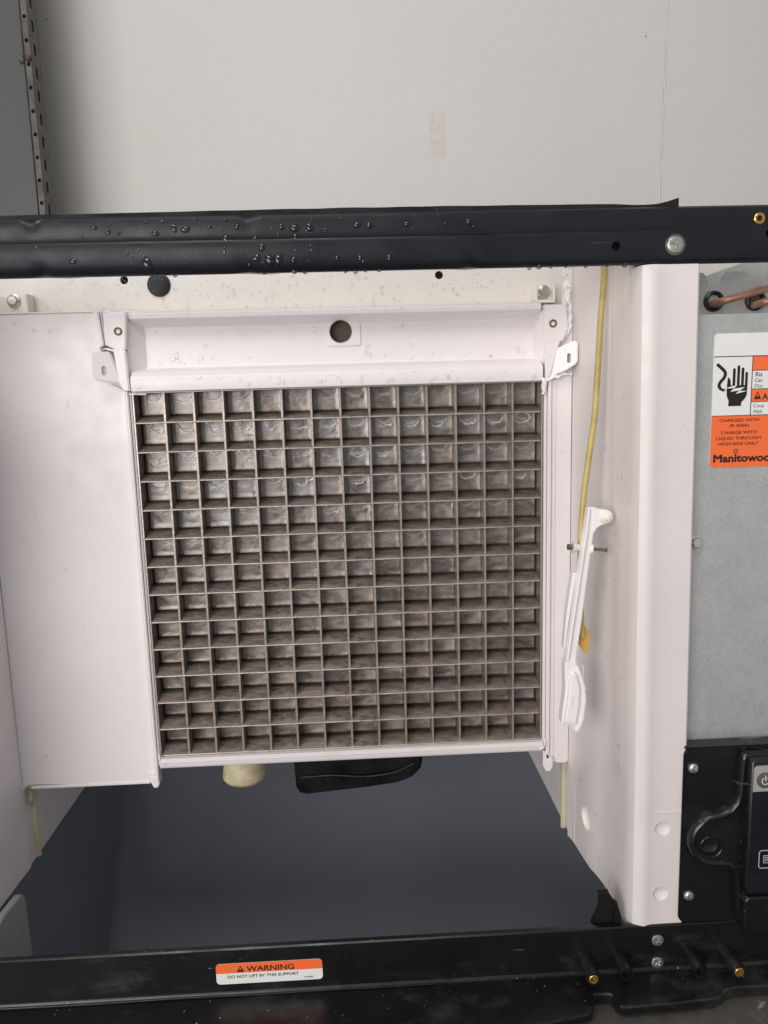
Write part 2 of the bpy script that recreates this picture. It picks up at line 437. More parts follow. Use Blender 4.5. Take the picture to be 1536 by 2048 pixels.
def cut(o, cutter):
    """boolean the bmesh cutter (mm, in the object's own space) out of o"""
    bmesh.ops.recalc_face_normals(cutter, faces=cutter.faces[:])
    bmesh.ops.scale(cutter, vec=(S, S, S), verts=cutter.verts[:])
    me = bpy.data.meshes.new('cutter'); cutter.to_mesh(me); cutter.free()
    c = bpy.data.objects.new('cutter', me); col.objects.link(c)
    c.matrix_world = o.matrix_world.copy()
    md = o.modifiers.new('cut', 'BOOLEAN'); md.object = c; md.operation = 'DIFFERENCE'; md.solver = 'EXACT'; md.use_self = True
    dg = bpy.context.evaluated_depsgraph_get()
    new = bpy.data.meshes.new_from_object(o.evaluated_get(dg))
    o.modifiers.clear(); old = o.data; new.name = old.name; o.data = new
    new.polygons.foreach_set('use_smooth', [True] * len(new.polygons))
    new.set_sharp_from_angle(angle=math.radians(35))
    bpy.data.objects.remove(c); bpy.data.meshes.remove(me); bpy.data.meshes.remove(old)
    return o

def text(body, size, x, z, y, parent, name, mat='ink', align='LEFT', bold=0.0, xs=1.0, rotz=0.0):
    """flat lettering facing -Y, base line at z, mm"""
    cu = bpy.data.curves.new('t', 'FONT'); cu.body = body; cu.size = size; cu.align_x = align
    cu.extrude = 0.02; cu.resolution_u = 3; cu.bevel_depth = bold; cu.bevel_resolution = 0
    tmp = bpy.data.objects.new('t', cu); col.objects.link(tmp)
    dg = bpy.context.evaluated_depsgraph_get()
    me = bpy.data.meshes.new_from_object(tmp.evaluated_get(dg))
    bpy.data.objects.remove(tmp); bpy.data.curves.remove(cu)
    me.transform(Matrix.Scale(S, 4) @ Matrix.Rotation(math.radians(90), 4, 'X') @ Matrix.Diagonal((xs, 1, 1, 1)))
    me.name = name; me.materials.clear(); me.materials.append(M[mat])
    o = link(bpy.data.objects.new(name, me), parent); o.location = Vector((x, y, z)) * S
    return o

def thing(name, label, cat, loc=(0, 0, 0)):
    o = link(bpy.data.objects.new(name, None)); o['label'] = label; o['category'] = cat
    o.empty_display_size = 0.02
    return o

def flat(pts, y, th, parent, name, mat):
    return finish(prism(bmesh.new(), pts, 'y', y, y + th), name, mat, parent, 30)

# ================================================================== SETTING
wall_bm = bmesh.new(); box(wall_bm, -1500, 1500, 522, 560, -900, 1500)
wall = finish(wall_bm, 'wall', 'wall', None, 0); wall['kind'] = 'structure'
for x0, x1 in ((-1500, 459.0), (461.0, 1500)):
    bm = bmesh.new()
    dx = lambda z: (z - 450) * 0.018
    prism(bm, [(x0, -900), (x1 + (dx(-900) if x1 < 1000 else 0), -900), (x1 + (dx(1500) if x1 < 1000 else 0), 1500), (x0 + (dx(1500) if x0 > 0 else 0), 1500)] if x0 < 0 else
          [(x0 + dx(-900), -900), (x1, -900), (x1, 1500), (x0 + dx(1500), 1500)], 'y', 519, 521.9, 0.4)
    finish(bm, 'wall_panel', 'wall', wall, 0)
bm = bmesh.new()
path = [(460 + (z - 450) * 0.018 + random.uniform(-.25, .25), 519.4, z) for z in range(-200, 900, 14)]
tube(bm, path, lambda t: 0.75 + 0.35 * noise.noise(Vector((t * 90, 0, 0))), 8)
finish(bm, 'caulk_seam', 'seam', wall)

# ---- shelving upright and grey side panel, far left
shelf = thing('shelving_unit', 'grey metal unit with a perforated upright post at the upper left', 'shelving')
bm = bmesh.new(); box(bm, -760, -369.5, 404, 412, -300, 900, 1)
finish(bm, 'side_panel', 'panelgrey', shelf)
bm = bmesh.new(); box(bm, -369.2, -365.8, 400, 410, -300, 900, .6)
finish(bm, 'panel_edge_trim', 'hole', shelf)
# L-shaped post: a front leg with round holes, a return leg with slots
bm = bmesh.new()
prism(bm, [(-365.4, 396), (-358.8, 396), (-357.8, 397), (-357.8, 426), (-359.4, 426), (-359.4, 397.6), (-365.4, 397.6)], 'z', -300, 900)
post = finish(bm, 'slotted_post', 'post', shelf)
cb = bmesh.new()
k = 0
for i in range(24):
    z = 160 + i * 26.2
    lathe(cb, [(2.3, -4), (2.3, 4)], (-362.0, 397, z), 'y', 14)
    box(cb, -364, -351, 405, 411, z - 12, z + 1)
cut(post, cb)
bm = bmesh.new(); box(bm, -364.6, -361, 400, 426, -300, 900); finish(bm, 'slot_shade_strip', 'hole', shelf, 0)  # dark strip added inside the post, standing in for shade behind the slots
bm = bmesh.new(); lathe(bm, [(0, -3), (2.2, -2.8), (3.4, -1.6), (3.8, 0)], (-361.4, 396, 402), 'y', 12, False); finish(bm, 'bolt', 'rust', shelf)
bm = bmesh.new(); lathe(bm, [(0, -3.5), (2.8, -3), (4.6, -1.4), (5, 0)], (-372, 404, 404), 'y', 12, False); finish(bm, 'bolt', 'panelgrey', shelf)

# ================================================================== ICE BIN the machine stands on
binn = thing('ice_bin', 'dark ice storage bin below the machine, open under the grid', 'ice bin')
bm = bmesh.new(); box(bm, -700, 700, -520, -119, -444, -419, 1)
finish(bm, 'bin_deck', 'bintop', binn)
# liner: rounded-corner well, open upwards
bm = bmesh.new()
out = arc(480, 300, 36, 90, 0, 8) + [(516, -112)] + [(-276, -112)] + arc(-240, 300, 36, 180, 90, 8)
zt, zb = -388, -790
T = [bm.verts.new((p[0], p[1], zt)) for p in out]; B = [bm.verts.new((p[0] * .995, -111 + (p[1] + 112) * .3, zb)) for p in out]
T2 = [bm.verts.new((p[0] * 1.04 , p[1] * 1.04, zt)) for p in out]
for i in range(len(out)):
    j = (i + 1) % len(out)
    bm.faces.new((T[i], T[j], B[j], B[i])); bm.faces.new((T2[i], T2[j], T[j], T[i]))
bm.faces.new(B)
finish(bm, 'bin_liner', 'bin', binn)
# grey entry plate on the left of the well
bm = bmesh.new()
prism(bm, [(-112, -390)] + [(-64, -381)] + arc(-38, -392, 8, 90, 0, 5) + [(-22, -560), (-112, -560)], 'x', -268, -262, .8)
finish(bm, 'entry_plate', 'grey', binn)

# ================================================================== ICE MACHINE
ice = thing('ice_machine', 'open ice machine with a metal cube grid, white liner and black frame bars', 'ice machine')

# ---- cabinet shell that closes the machine behind what is seen
for nm, b in (('cabinet_back', (-330, 330, 496, 500, -378, 93.8)),
              ('cabinet_side', (-334, -330.2, -112, 500, -400, 97)), ('cabinet_side', (330.2, 334, -112, 500, -400, 97))):
    bm = bmesh.new(); box(bm, *b); finish(bm, nm, 'galv', ice, 0)

# ---- upper liner behind the top bar, with its holes
bm = bmesh.new(); box(bm, -268, 183, 25, 28, 40, 93.8, .3)
up_l = finish(bm, 'liner_sheet', 'liner', ice)
cb = bmesh.new()
lathe(cb, [(3.2, -6), (3.2, 6)], (-163, 26, 86.7), 'y', 24); lathe(cb, [(3.2, -6), (3.2, 6)], (80.6, 26, 85.3), 'y', 24)
cut(up_l, cb)
bm = bmesh.new(); box(bm, -200, 120, 40, 42, 60, 93); finish(bm, 'dark_backing', 'hole', up_l, 0)
bm = bmesh.new()
lathe(bm, [(8.9, 0), (8.9, -.8), (8.2, -1.9), (6, -2.5), (3, -2.8), (0, -2.9)], (-136.6, 25, 82.4), 'y', 40, False)
finish(bm, 'hole_plug', 'grommet', up_l)
# screw pads
for x0, x1, z0, z1, sx, sz in ((-262, -232, 61, 76.5, -245.5, 72.2), (153.5, 170, 62.5, 75, 162, 70)):
    bm = bmesh.new()
    if x0 < 0:
        box(bm, x0, x1 - 1.2, 20, 24.9, z0, z1 - .5, .6); box(bm, x1 - 3.2, x1, 11, 24.8, z0 - .7, z1, .6)
    else:
        box(bm, x0, x0 + 2.6, 14, 24.8, z0, z1, .6); box(bm, x1 - 2, x1, 14.3, 24.7, z0 + .2, z1 - .2, .6); box(bm, x0 + .6, x1 - .6, 21, 24.9, z0 + .4, z1 - .4, .4)
        box(bm, x0 + .3, x1 - .3, 13.7, 24.6, z0 - 1.5, z0 + .6, .4)
    finish(bm, 'screw_pad', 'liner', up_l)
    bm = bmesh.new()
    lathe(bm, [(5.2, 0), (5.2, -.8), (4.2, -1.2), (3.9, -1.3)], (sx, 20.4, sz), 'y', 24)
    lathe(bm, [(3.9, -1), (3.9, -3.4), (3.3, -4), (0, -4.1)], (sx, 20.4, sz), 'y', 6, False)
    finish(bm, 'hex_screw', 'screw', up_l, 25)

# ---- liner front lip seen just below the top bar
bm = bmesh.new()
N = 150
prof = [(-103, 68.9), (-104.6, 69.4), (-104.8, 71), (-103, 77), (-98, 77), (-98, 69.4)]
R = []
for i in range(N + 1):
    x = -300 + 520 * i / N
    d = .7 * math.exp(-((x + 160) / 9) ** 2) + .8 * math.exp(-((x + 40) / 8) ** 2) + .8 * math.exp(-((x - 82) / 7) ** 2) + .4 * noise.noise(Vector((x * .03, 0, 0)))
    R.append([bm.verts.new((x, p[0], p[1] - (d if p[1] < 72 else 0))) for p in prof])
for a, b in zip(R, R[1:]):
    for k in range(len(prof)): bm.faces.new((a[k], b[k], b[(k + 1) % len(prof)], a[(k + 1) % len(prof)]))
bm.faces.new(R[0]); bm.faces.new(R[-1][::-1])
finish(bm, 'liner_lip', 'white', ice)

# ---- left back panel
bm = bmesh.new()
pts = [(-270, 61), (-178, 60.5), (-177.6, 31), (-163, 8), (-162, -60), (-161.6, -312), (-166, -316.5), (-262, -313.5)] + [(-268, -314.6), (-271, -316.5)]
prism(bm, pts, 'y', 3, 8, .5)
lp = finish(bm, 'liner_panel', 'white', ice)
bm = bmesh.new(); box(bm, -270, -180, 2.2, 5, 60.4, 61.6, .4); finish(bm, 'panel_edge', 'liner', lp)
bm = bmesh.new(); box(bm, -264, -167, 2.3, 8, -317, -314.4, .6); finish(bm, 'panel_edge', 'white', lp)

# ---- side walls: a moulded skin from the back strip to the front flange
def side_wall(prof, name, z_top, z_bot, drift, mat, th=3.0, nz=60):
    bm = bmesh.new(); n = len(prof); rows = []
    # outward offset
    P = [Vector((p[0], p[1])) for p in prof]; off = []
    for i in range(n):
        d = (P[min(i + 1, n - 1)] - P[max(i - 1, 0)]).normalized(); off.append(P[i] + Vector((-d.y, d.x)) * th * (1 if prof[0][0] > 0 else -1))
    loop = P + off[::-1]
    for k in range(nz + 1):
        z = z_top + (z_bot - z_top) * k / nz
        g = (z_top - z) / (z_top - z_bot); k0 = k
        rows.append([bm.verts.new((p.x + drift * g * min(1, max(0, -p.y / 118)) + .35 * noise.noise(Vector((p.x * .03, p.y * .02, z * .012))), p.y, min(z, 66.2 - .02 * k0) if p.y < -102 else z)) for p in loop])
    for a, b in zip(rows, rows[1:]):
        for i in range(len(loop)): bm.faces.new((a[i], a[(i + 1) % len(loop)], b[(i + 1) % len(loop)], b[i]))
    bm.faces.new(rows[0]); bm.faces.new(rows[-1][::-1])
    return finish(bm, name, mat, ice, 50)
rprof = [(179.6, -.5), (180.2, -4), (181.2, -10), (181.6, -20), (182, -34), (182.8, -46), (184.6, -55), (185.8, -63), (186.2, -72), (186, -84), (185.6, -95),
         (185.3, -104), (185.5, -112), (187, -116.6), (190.5, -119), (194, -119.6), (197, -119), (200, -118.4), (208, -118.2), (216, -118.2), (220.5, -118.2), (221.6, -117.4), (221.8, -114)]
rw = side_wall(rprof, 'side_wall', 84, -380, 4.5, 'flange', 5.0)
cb = bmesh.new()
for z in (-302.4, -350.9): lathe(cb, [(0, 1.8), (2.4, 1.7), (4.6, .9), (5.5, -.4), (5.5, -6)], (209.8, -117.6, z), 'y', 32, False)
lathe(cb, [(0, 2.6), (7, 2.4), (9.2, 1.2), (9.8, -.6), (9.8, -8)], (184.6, -38, -342), 'x', 36, False)
for loop in ([v for v in cb.verts if abs(v.co.y + 123.6) < 1e-4 and v.co.z > -330], [v for v in cb.verts if abs(v.co.y + 123.6) < 1e-4 and v.co.z < -330], [v for v in cb.verts if abs(v.co.x - 176.6) < 1e-4]): cb.faces.new(loop)
cut(rw, cb)
# round recess in the side wall
bm = bmesh.new(); box(bm, 204.5, 223.4, -118.75, -117.9, -290.8, -290.0, .2); finish(bm, 'mould_line', 'flange', rw)
# strip between grid frame and side wall, rounded off at the foot
bm = bmesh.new()
prism(bm, [(166.5, 57), (179.3, 57), (179.7, -311)] + [(179, -313.6), (176, -314.4), (170, -314), (166.5, -312)], 'y', 0, 4, .4)
st = finish(bm, 'liner_strip', 'white', ice)
bm = bmesh.new(); box(bm, 172, 179.4, 1, 5, 57.2, 84, .4); finish(bm, 'strip_extension', 'liner', st)
# rear halves of the side walls, seen below the back panels
for x0, x1, nm in ((181.4, 184, 'inner_wall'), (-276, -271.5, 'inner_wall')):
    bm = bmesh.new(); zb = -380 if x0 > 0 else -386
    prism(bm, [(-13, zb), (-13, -330)] + arc(-3, -330, 10, 180, 90, 6) + [(30, -316), (480, -316), (480, zb)], 'x', x0, x1, .5)
    finish(bm, nm, 'white', ice)
bm = bmesh.new(); box(bm, 177.8, 181.6, 12, 16, -382, -317, .8); finish(bm, 'sealant_strip', 'cream', ice)
bm = bmesh.new()
tube(bm, [(-270.6 + .5 * math.sin(z * .2), 18 + 1.2 * math.sin(z * .11), z) for z in range(-386, -316, 5)], lambda t: 3.2 - 1.2 * abs(t - .5), 8); finish(bm, 'sealant_strip', 'cream', ice)
bm = bmesh.new(); box(bm, -272, -267.5, 8, 22, -334, -317.5, 2.2, 4); finish(bm, 'sealant_lump', 'cream', ice)
lprof = [(-270.4, 2), (-270.8, -8), (-271.4, -16), (-271.6, -40), (-272, -80), (-272, -118), (-273, -119), (-290, -119)]
side_wall(lprof, 'side_wall', 84, -386, -2, 'white')

# ---- distribution channel on top of the grid
bm = bmesh.new()
prof = [(24, 59.6), (1, 59.6), (-1.4, 58.6), (-2, 57), (-1.6, 54.6), (0, 53.2), (6, 51.4), (9.4, 49), (10, 46), (10, 21), (9, 18.6), (6, 17.4), (-2, 15.8), (-3.4, 15), (-4, 14), (-7, 12.6),
        (-8, 11), (-8.2, 5), (-7.6, 1.4), (-6, .6), (6, .6), (14, 1), (14, 50), (24, 52)]
prism(bm, prof, 'x', -154.5, 154.5)
chan = finish(bm, 'distribution_channel', 'white', ice, 50)
cb = bmesh.new(); lathe(cb, [(8.6, -10), (8.6, 8)], (2.3, 10, 42.6), 'y', 36); cut(chan, cb)
bm = bmesh.new(); prism(bm, rrect(-8, 17.5, 32, 51, 2), 'y', 8.8, 10.4, .3)
pad = finish(bm, 'port_pad', 'white', chan)
cb = bmesh.new(); lathe(cb, [(8.6, -10), (8.6, 8)], (2.3, 10, 42.6), 'y', 36); cut(pad, cb)
bm = bmesh.new(); lathe(bm, [(8.9, 12.5), (0, 12.6)], (2.3, 4, 42.6), 'y', 36, False); finish(bm, 'port_bore', 'bore', chan)
bm = bmesh.new(); lathe(bm, [(8.9, -.2), (8.6, -1), (8.0, -.6), (7.9, 6)], (2.3, 9.6, 42.6), 'y', 40, False); finish(bm, 'port_rim', 'bolt', chan)
for s in (-1, 1):   # channel end cheeks
    bm = bmesh.new()
    xo, xi = (-157, -146) if s < 0 else (156.6, 151)
    prism(bm, [(xo, -2), (xi - 0, 9.9), (xi, 12), (xo, 12)], 'z', 14, 53.6)
    finish(bm, 'end_cheek', 'white', chan)
# corner brackets
def insert(x, z, y, parent):
    bm = bmesh.new(); lathe(bm, [(3.0, .4), (3.0, -.5), (2.5, -.8), (1.7, -.6), (1.5, 3)], (x, y, z), 'y', 20, False)
    o = finish(bm, 'threaded_insert', 'rustyinsert', parent)
    bm = bmesh.new(); lathe(bm, [(1.7, 1), (0, 1)], (x, y, z), 'y', 12, False); finish(bm, 'insert_bore', 'hole', parent)
lb = None
bm = bmesh.new()
prism(bm, [(-171.5, 59), (-156.2, 59), (-154.6, 57), (-156.8, 33), (-158.5, 30.6), (-166, 33), (-171.5, 36)], 'y', -6, 14, .7)
lb = finish(bm, 'corner_bracket', 'white', ice)
bm = bmesh.new(); prism(bm, [(-178.4, 60), (-174.6, 60), (-172.4, 36), (-176.2, 33)], 'y', -6.6, 6, .5); finish(bm, 'bracket_rib', 'white', lb)
bm = bmesh.new(); prism(bm, [(-174.2, 59), (-173.2, 59), (-171.2, 37), (-172.2, 36)], 'y', -4, 6, .3); finish(bm, 'bracket_rib', 'white', lb)
bm = bmesh.new()
prism(bm, [(-179.4, 31.2), (-169.8, 31), (-168.4, 29.6), (-161.6, 9), (-163, 7.4), (-177, 9.6), (-179.4, 10.8), (-181, 13.4), (-181, 29.6)], 'y', -3.5, 1.5, .8)
tabl = finish(bm, 'bracket_tab', 'white', lb)
cb = bmesh.new(); prism(cb, rrect(-174.6, -171.6, 13.6, 20.5, 1.45), 'y', -8, 6); cut(tabl, cb)
tabl.rotation_euler = (0, 0, 0)
for v in tabl.data.vertices: v.co.y += (-(v.co.x) - 0.163) * -0.38 + ((0.030 - v.co.z) * -0.12)
bm = bmesh.new(); prism(bm, [(-166, 33), (-157, 31), (-156, 2), (-160.5, 2), (-163, 8)], 'y', -7, 8, .8); finish(bm, 'bracket_web', 'white', lb)
insert(-161.3, 45.4, -6, lb)
bm = bmesh.new()
prism(bm, [(156.4, 57.4), (172.5, 57), (174.5, 40), (170.5, 30.5), (156.4, 28)], 'y', -6, 14, .7)
rb = finish(bm, 'corner_bracket', 'white', ice)
bm = bmesh.new(); prism(bm, [(158.4, 21.5), (176.6, 29.8), (178.6, 29.6), (179.8, 28), (180, 15), (178.8, 12.6), (172, 8.2), (160, 3), (158.4, 3.8)], 'y', -3.5, 1.5, .8)
tabr = finish(bm, 'bracket_tab', 'white', rb)
cb = bmesh.new(); prism(cb, rrect(172.6, 175.2, 13.6, 21, 1.25), 'y', -8, 6); cut(tabr, cb)
for v in tabr.data.vertices: v.co.y += (v.co.x - 0.158) * -0.42
bm = bmesh.new(); prism(bm, [(156.4, 28), (168, 30), (160.5, 4), (157, 2)], 'y', -7, 8, .8); finish(bm, 'bracket_web', 'white', rb)
insert(162.6, 43.4, -6, rb)
# silicone sealant, squeezed on by hand
def bead(path, r, name, parent, amp=0.45, mat='silicone', flat_=1.0):
    bm = bmesh.new(); p = smooth_path(path, 7)
    tube(bm, p, lambda t: r * (.7 + .5 * noise.noise(Vector((t * 5, r, 1)))) , 12)
    for v in bm.verts: v.co += Vector((noise.noise(v.co * .22), noise.noise(v.co * .22 + Vector((9, 0, 0))), noise.noise(v.co * .2 + Vector((0, 5, 0))))) * r * amp * 2
    if flat_ < 1:
        ym = sum(q[1] for q in path) / len(path)
        for v in bm.verts: v.co.y = ym + (v.co.y - ym) * flat_
    finish(bm, name, mat, parent, 60)
bead([(175, -3, 72), (175.5, -1, 60), (177.5, -2, 48), (174, -4, 38), (172, -4.5, 31)], 2.6, 'sealant_bead', rb, .6, 'silicone', .3)
bead([(173, .6, 82), (174, .6, 72), (175.5, .4, 60)], 2.6, 'sealant_bead', rb, .6, 'silicone', .3)
bead([(157, -6, 1.5), (163, -5, 3), (170, -4, 5.5), (178, -3, 5)], 1.7, 'sealant_bead', rb)
bead([(155.5, -7, 3), (156.2, -6, -3), (155.2, -5, -9)], 1.7, 'sealant_bead', rb)
bead([(-172, 1.5, 7), (-168, .5, 5), (-162, -1, 1.5), (-157, -1, -.5), (-146, -1, -.2)], 1.0, 'sealant_bead', lb)
bead([(-172.5, 1, 60.2), (-164, 3, 60), (-156, 3, 60.4), (-148, 4, 60)], 1.1, 'sealant_bead', lb)
bead([(-177, 0, 33), (-172, -4, 33), (-165, -6, 31)], .9, 'sealant_bead', lb)

# ---- grid frame
fr = link(bpy.data.objects.new('grid_frame', None), ice); fr.empty_display_size = .01
for x0, x1, y0, nm in ((-163.5, -160.9, -.6, 'frame_ridge'), (-160.6, -158.6, -3.2, 'frame_ridge'), (-158.3, -156.9, -1.4, 'frame_ridge'),
                       (157.2, 159.4, -2.4, 'frame_ridge'), (159.7, 162.6, -4, 'frame_ridge'), (162.9, 166.8, -1.2, 'frame_ridge')):
    zb = -300 if abs(x0) < 158.4 else -308
    bm = bmesh.new(); box(bm, x0, x1, y0, 8, zb, 2, .55); finish(bm, nm, 'white', fr)
bm = bmesh.new()
prism(bm, [(-4.6, -292.4), (-4.6, -296.2), (-3.8, -296.8), (-3.8, -300), (-2.8, -301.2), (8, -301.2), (8, -292.4)], 'x', -156.6, 157, 0)
finish(bm, 'frame_sill', 'white', fr, 40)
bm = bmesh.new(); prism(bm, [(-166, -308.2), (-158.8, -308.2), (-158.4, -315), (-160, -318), (-163, -318), (-165, -314)], 'y', -3, 7, .7); finish(bm, 'frame_foot', 'white', fr)
bm = bmesh.new(); prism(bm, [(157.4, -300.2), (166, -308.2), (165.4, -316), (163, -319.6), (160, -319), (157.4, -314)], 'y', -4, 7, .7); finish(bm, 'frame_foot', 'white', fr)
bead([(-156.5, -4, -288), (-155.5, -4.6, -294), (-152, -4.4, -297)], 1.1, 'sealant_bead', fr, .5, 'white')
bead([(158.5, -4, -289), (158, -5, -296), (154, -4.8, -299)], 1.3, 'sealant_bead', fr, .5, 'white')

# ---- the evaporator grid: 14 columns x 13 rows
PX, PZ, NC, NR, DEP = 22.2, 22.424, 14, 13, 16.5
X0 = -PX * NC / 2
ev = link(bpy.data.objects.new('evaporator_grid', None), ice); ev.empty_display_size = .01
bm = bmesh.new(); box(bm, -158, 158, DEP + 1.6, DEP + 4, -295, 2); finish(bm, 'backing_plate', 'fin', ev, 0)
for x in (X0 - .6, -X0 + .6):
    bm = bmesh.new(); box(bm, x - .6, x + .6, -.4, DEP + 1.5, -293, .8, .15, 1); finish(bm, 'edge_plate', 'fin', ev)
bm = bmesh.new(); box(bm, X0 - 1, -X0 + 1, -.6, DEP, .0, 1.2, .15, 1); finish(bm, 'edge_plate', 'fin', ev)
# vertical dividers
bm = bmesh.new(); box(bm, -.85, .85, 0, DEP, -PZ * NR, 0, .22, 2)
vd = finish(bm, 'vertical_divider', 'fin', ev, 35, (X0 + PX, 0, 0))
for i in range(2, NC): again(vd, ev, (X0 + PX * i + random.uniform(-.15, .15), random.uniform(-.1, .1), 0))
# shelf dividers slope down to the front
bm = bmesh.new()
RISE = DEP * math.tan(math.radians(17.5)); NS = 140
def shelf_mesh(seed):
    bm = bmesh.new(); rows = []
    for i in range(NS + 1):
        x = X0 + .3 + (PX * NC - .6) * i / NS
        w = .16 * noise.noise(Vector((x * .05, seed * 7.1, 0)))
        rows.append([bm.verts.new((x, y, z + w)) for y, z in ((-.5, .48), (-.75, .1), (-.7, -.35), (-.3, -.6), (DEP, RISE - .6), (DEP, RISE + .5), (.1, .6))])
    for a, b in zip(rows, rows[1:]):
        for k in range(7): bm.faces.new((a[k], b[k], b[(k + 1) % 7], a[(k + 1) % 7]))
    bm.faces.new(rows[0]); bm.faces.new(rows[-1][::-1]); return bm
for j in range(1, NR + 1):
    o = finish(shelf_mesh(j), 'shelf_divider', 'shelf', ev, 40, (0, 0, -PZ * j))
# back plate of every cell, dished a little
def cell_mesh(v):
    bm = bmesh.new(); n = 10; rows = []
    hx, hz = PX / 2 - .78, PZ / 2 - .2
    for i in range(n + 1):
        row = []
        for j in range(n + 1):
            u, w = -1 + 2 * i / n, -1 + 2 * j / n
            y = -.5 * max(0, (max(abs(u), abs(w)) - .86) / .14) ** 2 + .2 * noise.noise(Vector((u * 1.7 + v * 11, w * 1.7, v * 3.3)))
            row.append(bm.verts.new((u * hx, y, w * hz)))
        rows.append(row)
    for i in range(n):
        for j in range(n): bm.faces.new((rows[i][j], rows[i + 1][j], rows[i + 1][j + 1], rows[i][j + 1]))
    return bm
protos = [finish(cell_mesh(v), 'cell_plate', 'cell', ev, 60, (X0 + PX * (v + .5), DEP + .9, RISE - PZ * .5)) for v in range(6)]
frost_row = [0.6, 1.0, .9, .8, .6, .45, .35, .3, .22, .18, .14, .1, .1]
def frost(i, j):
    return max(0.03, min(1, frost_row[j] * random.uniform(.5, 1.2) * (1.15 - .035 * i)))
for j in range(NR):
    for i in range(NC):
        if j == 0 and i < 6: o = protos[i]
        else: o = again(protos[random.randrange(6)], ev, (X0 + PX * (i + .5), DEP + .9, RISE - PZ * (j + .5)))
        o['frost'] = frost(i, j)
# clinging films of ice, mostly in the upper rows
def film(seed):
    rnd = random.Random(seed); bm = bmesh.new(); n = 26
    kind = rnd.random(); cx, cz = rnd.uniform(-2, 2), rnd.uniform(1, 4)
    rings = []
    a0, a1 = (185, 355) if kind < .7 else (0, 360)
    rr = rnd.uniform(5.2, 7.2)
    for i in range(n + 1):
        a = math.radians(a0 + (a1 - a0) * i / n); e = abs(math.sin(math.pi * i / n)) ** .5 if kind < .7 else 1
        w = (rnd.uniform(.35, .9) + 3.2 * max(0, noise.noise(Vector((i * .3, seed * 3.7, 0))))) * (.25 + .75 * e)
        r = rr + 2.2 * noise.noise(Vector((i * .22, seed * 1.3, 4)))
        ring = []
        for k in range(8):
            b = 2 * math.pi * k / 8
            ring.append(bm.verts.new((cx + (r + w * math.cos(b)) * math.cos(a) * 1.05, -.4 * w * math.sin(b) - .3, cz + (r + w * math.cos(b)) * math.sin(a) * .8)))
        rings.append(ring)
    for a, b in zip(rings, rings[1:]):
        for k in range(8): bm.faces.new((a[k], b[k], b[(k + 1) % 8], a[(k + 1) % 8]))
    bm.faces.new(rings[0]); bm.faces.new(rings[-1][::-1])
    return bm
fp = [finish(film(s), 'ice_film', 'ice', ev, 60, (X0 + PX * (s + .5), DEP + .4, RISE - PZ * 1.5)) for s in range(7)]
for j, prob in ((1, .9), (2, .45), (3, .4), (4, .15), (5, .08)):
    for i in range(NC):
        if j == 1 and i < 7: continue
        if random.random() < prob:
            again(random.choice(fp), ev, (X0 + PX * (i + .5) + random.uniform(-1, 1), DEP + .4, RISE - PZ * (j + .5) + random.uniform(-1, 1)))

# ---- things hanging under the grid
bm = bmesh.new()
lathe(bm, [(13, 26), (17, 4), (18.6, -6), (18.8, -10), (17.2, -12.4), (15, -13), (14.5, -8)], (-95, 34, -319.5), 'z', 40, False)
sp = finish(bm, 'drain_spout', 'spout', ice)
for dx in (-9, 7):
    bm = bmesh.new(); lathe(bm, [(0, -3.4), (1, -2.6), (1.2, -1), (.8, .4)], (-95 + dx, 21, -331.5), 'z', 8, False); finish(bm, 'drip', 'water', sp)
bm = bmesh.new()
prism(bm, [(-54, -300), (-54, -330), (-53, -354), (-50, -359), (-44, -361), (10, -357), (38, -354), (52, -349), (60, -341), (62, -332), (62, -300)], 'y', 50, 104, 3)
pump = finish(bm, 'water_housing', 'pump', ice)
bm = bmesh.new(); tube(bm, smooth_path([(-48, 49.6, -343), (-20, 49, -342), (10, 48, -344), (36, 47.6, -341), (54, 49, -334)], 6), 1.3, 8); finish(bm, 'housing_bead', 'pump', pump)
for x in (-30, -12, 6, 22):
    bm = bmesh.new(); box(bm, x, x + 2, 48.4, 52, -352, -346, .5); finish(bm, 'housing_rib', 'pump', pump)

# ---- top bar
bm = bmesh.new(); N = 300
def bar_prof(x):
    k = 1 / (1 + math.exp((x - 95) / 12))          # ridge fades out to the right
    q = 1 / (1 + math.exp(-(x - 112) / 6)) * (1 / (1 + math.exp((x - 205) / 6)))
    return [(-106, 99), (-113, 100), (-117.6, 99.4), (-119.4, 98), (-120, 95.6), (-120.1, 89), (-120.1 + .5 * k, 86.6), (-119.9 + .7 * k + .35 * q, 85.6),
            (-120.2 - 1.0 * k, 84.6), (-120.3 - 1.5 * k, 83), (-120.3 - 1.5 * k, 78), (-120.2 - 1.2 * k, 72), (-119.8 - .4 * k, 69.6), (-118.6, 67.6), (-116.8, 66.6), (-113, 66.8), (-106, 68)]
dents = [(-171, 98, 3.5, 1.6), (-48, 98.5, 4, 1.1), (-168, 67, 4, 1.4), (-50, 67, 5, 1.1), (83, 67.5, 4, 1.1)]
R = []
for i in range(N + 1):
    x = -330 + 640 * i / N; ring = []
    for y, z in bar_prof(x):
        dy = dz = 0
        for dxx, dzz, w, a in dents:
            g = a * math.exp(-((x - dxx) / w) ** 2 - ((z - dzz) / 4.2) ** 2); dy += g; dz += g * (.7 if dzz < 80 else -.7)
        wv = .25 * noise.noise(Vector((x * .012, z * .05, 2)))
        ring.append(bm.verts.new((x, y + (dy + wv if y < -110 else 0), z + (dz if y < -110 else 0) + .0 * x)))
    R.append(ring)
n = len(R[0])
for a, b in zip(R, R[1:]):
    for k in range(n): bm.faces.new((a[k], b[k], b[(k + 1) % n], a[(k + 1) % n]))
bm.faces.new(R[0]); bm.faces.new(R[-1][::-1])
tb = finish(bm, 'frame_bar', 'bar', ice, 55)
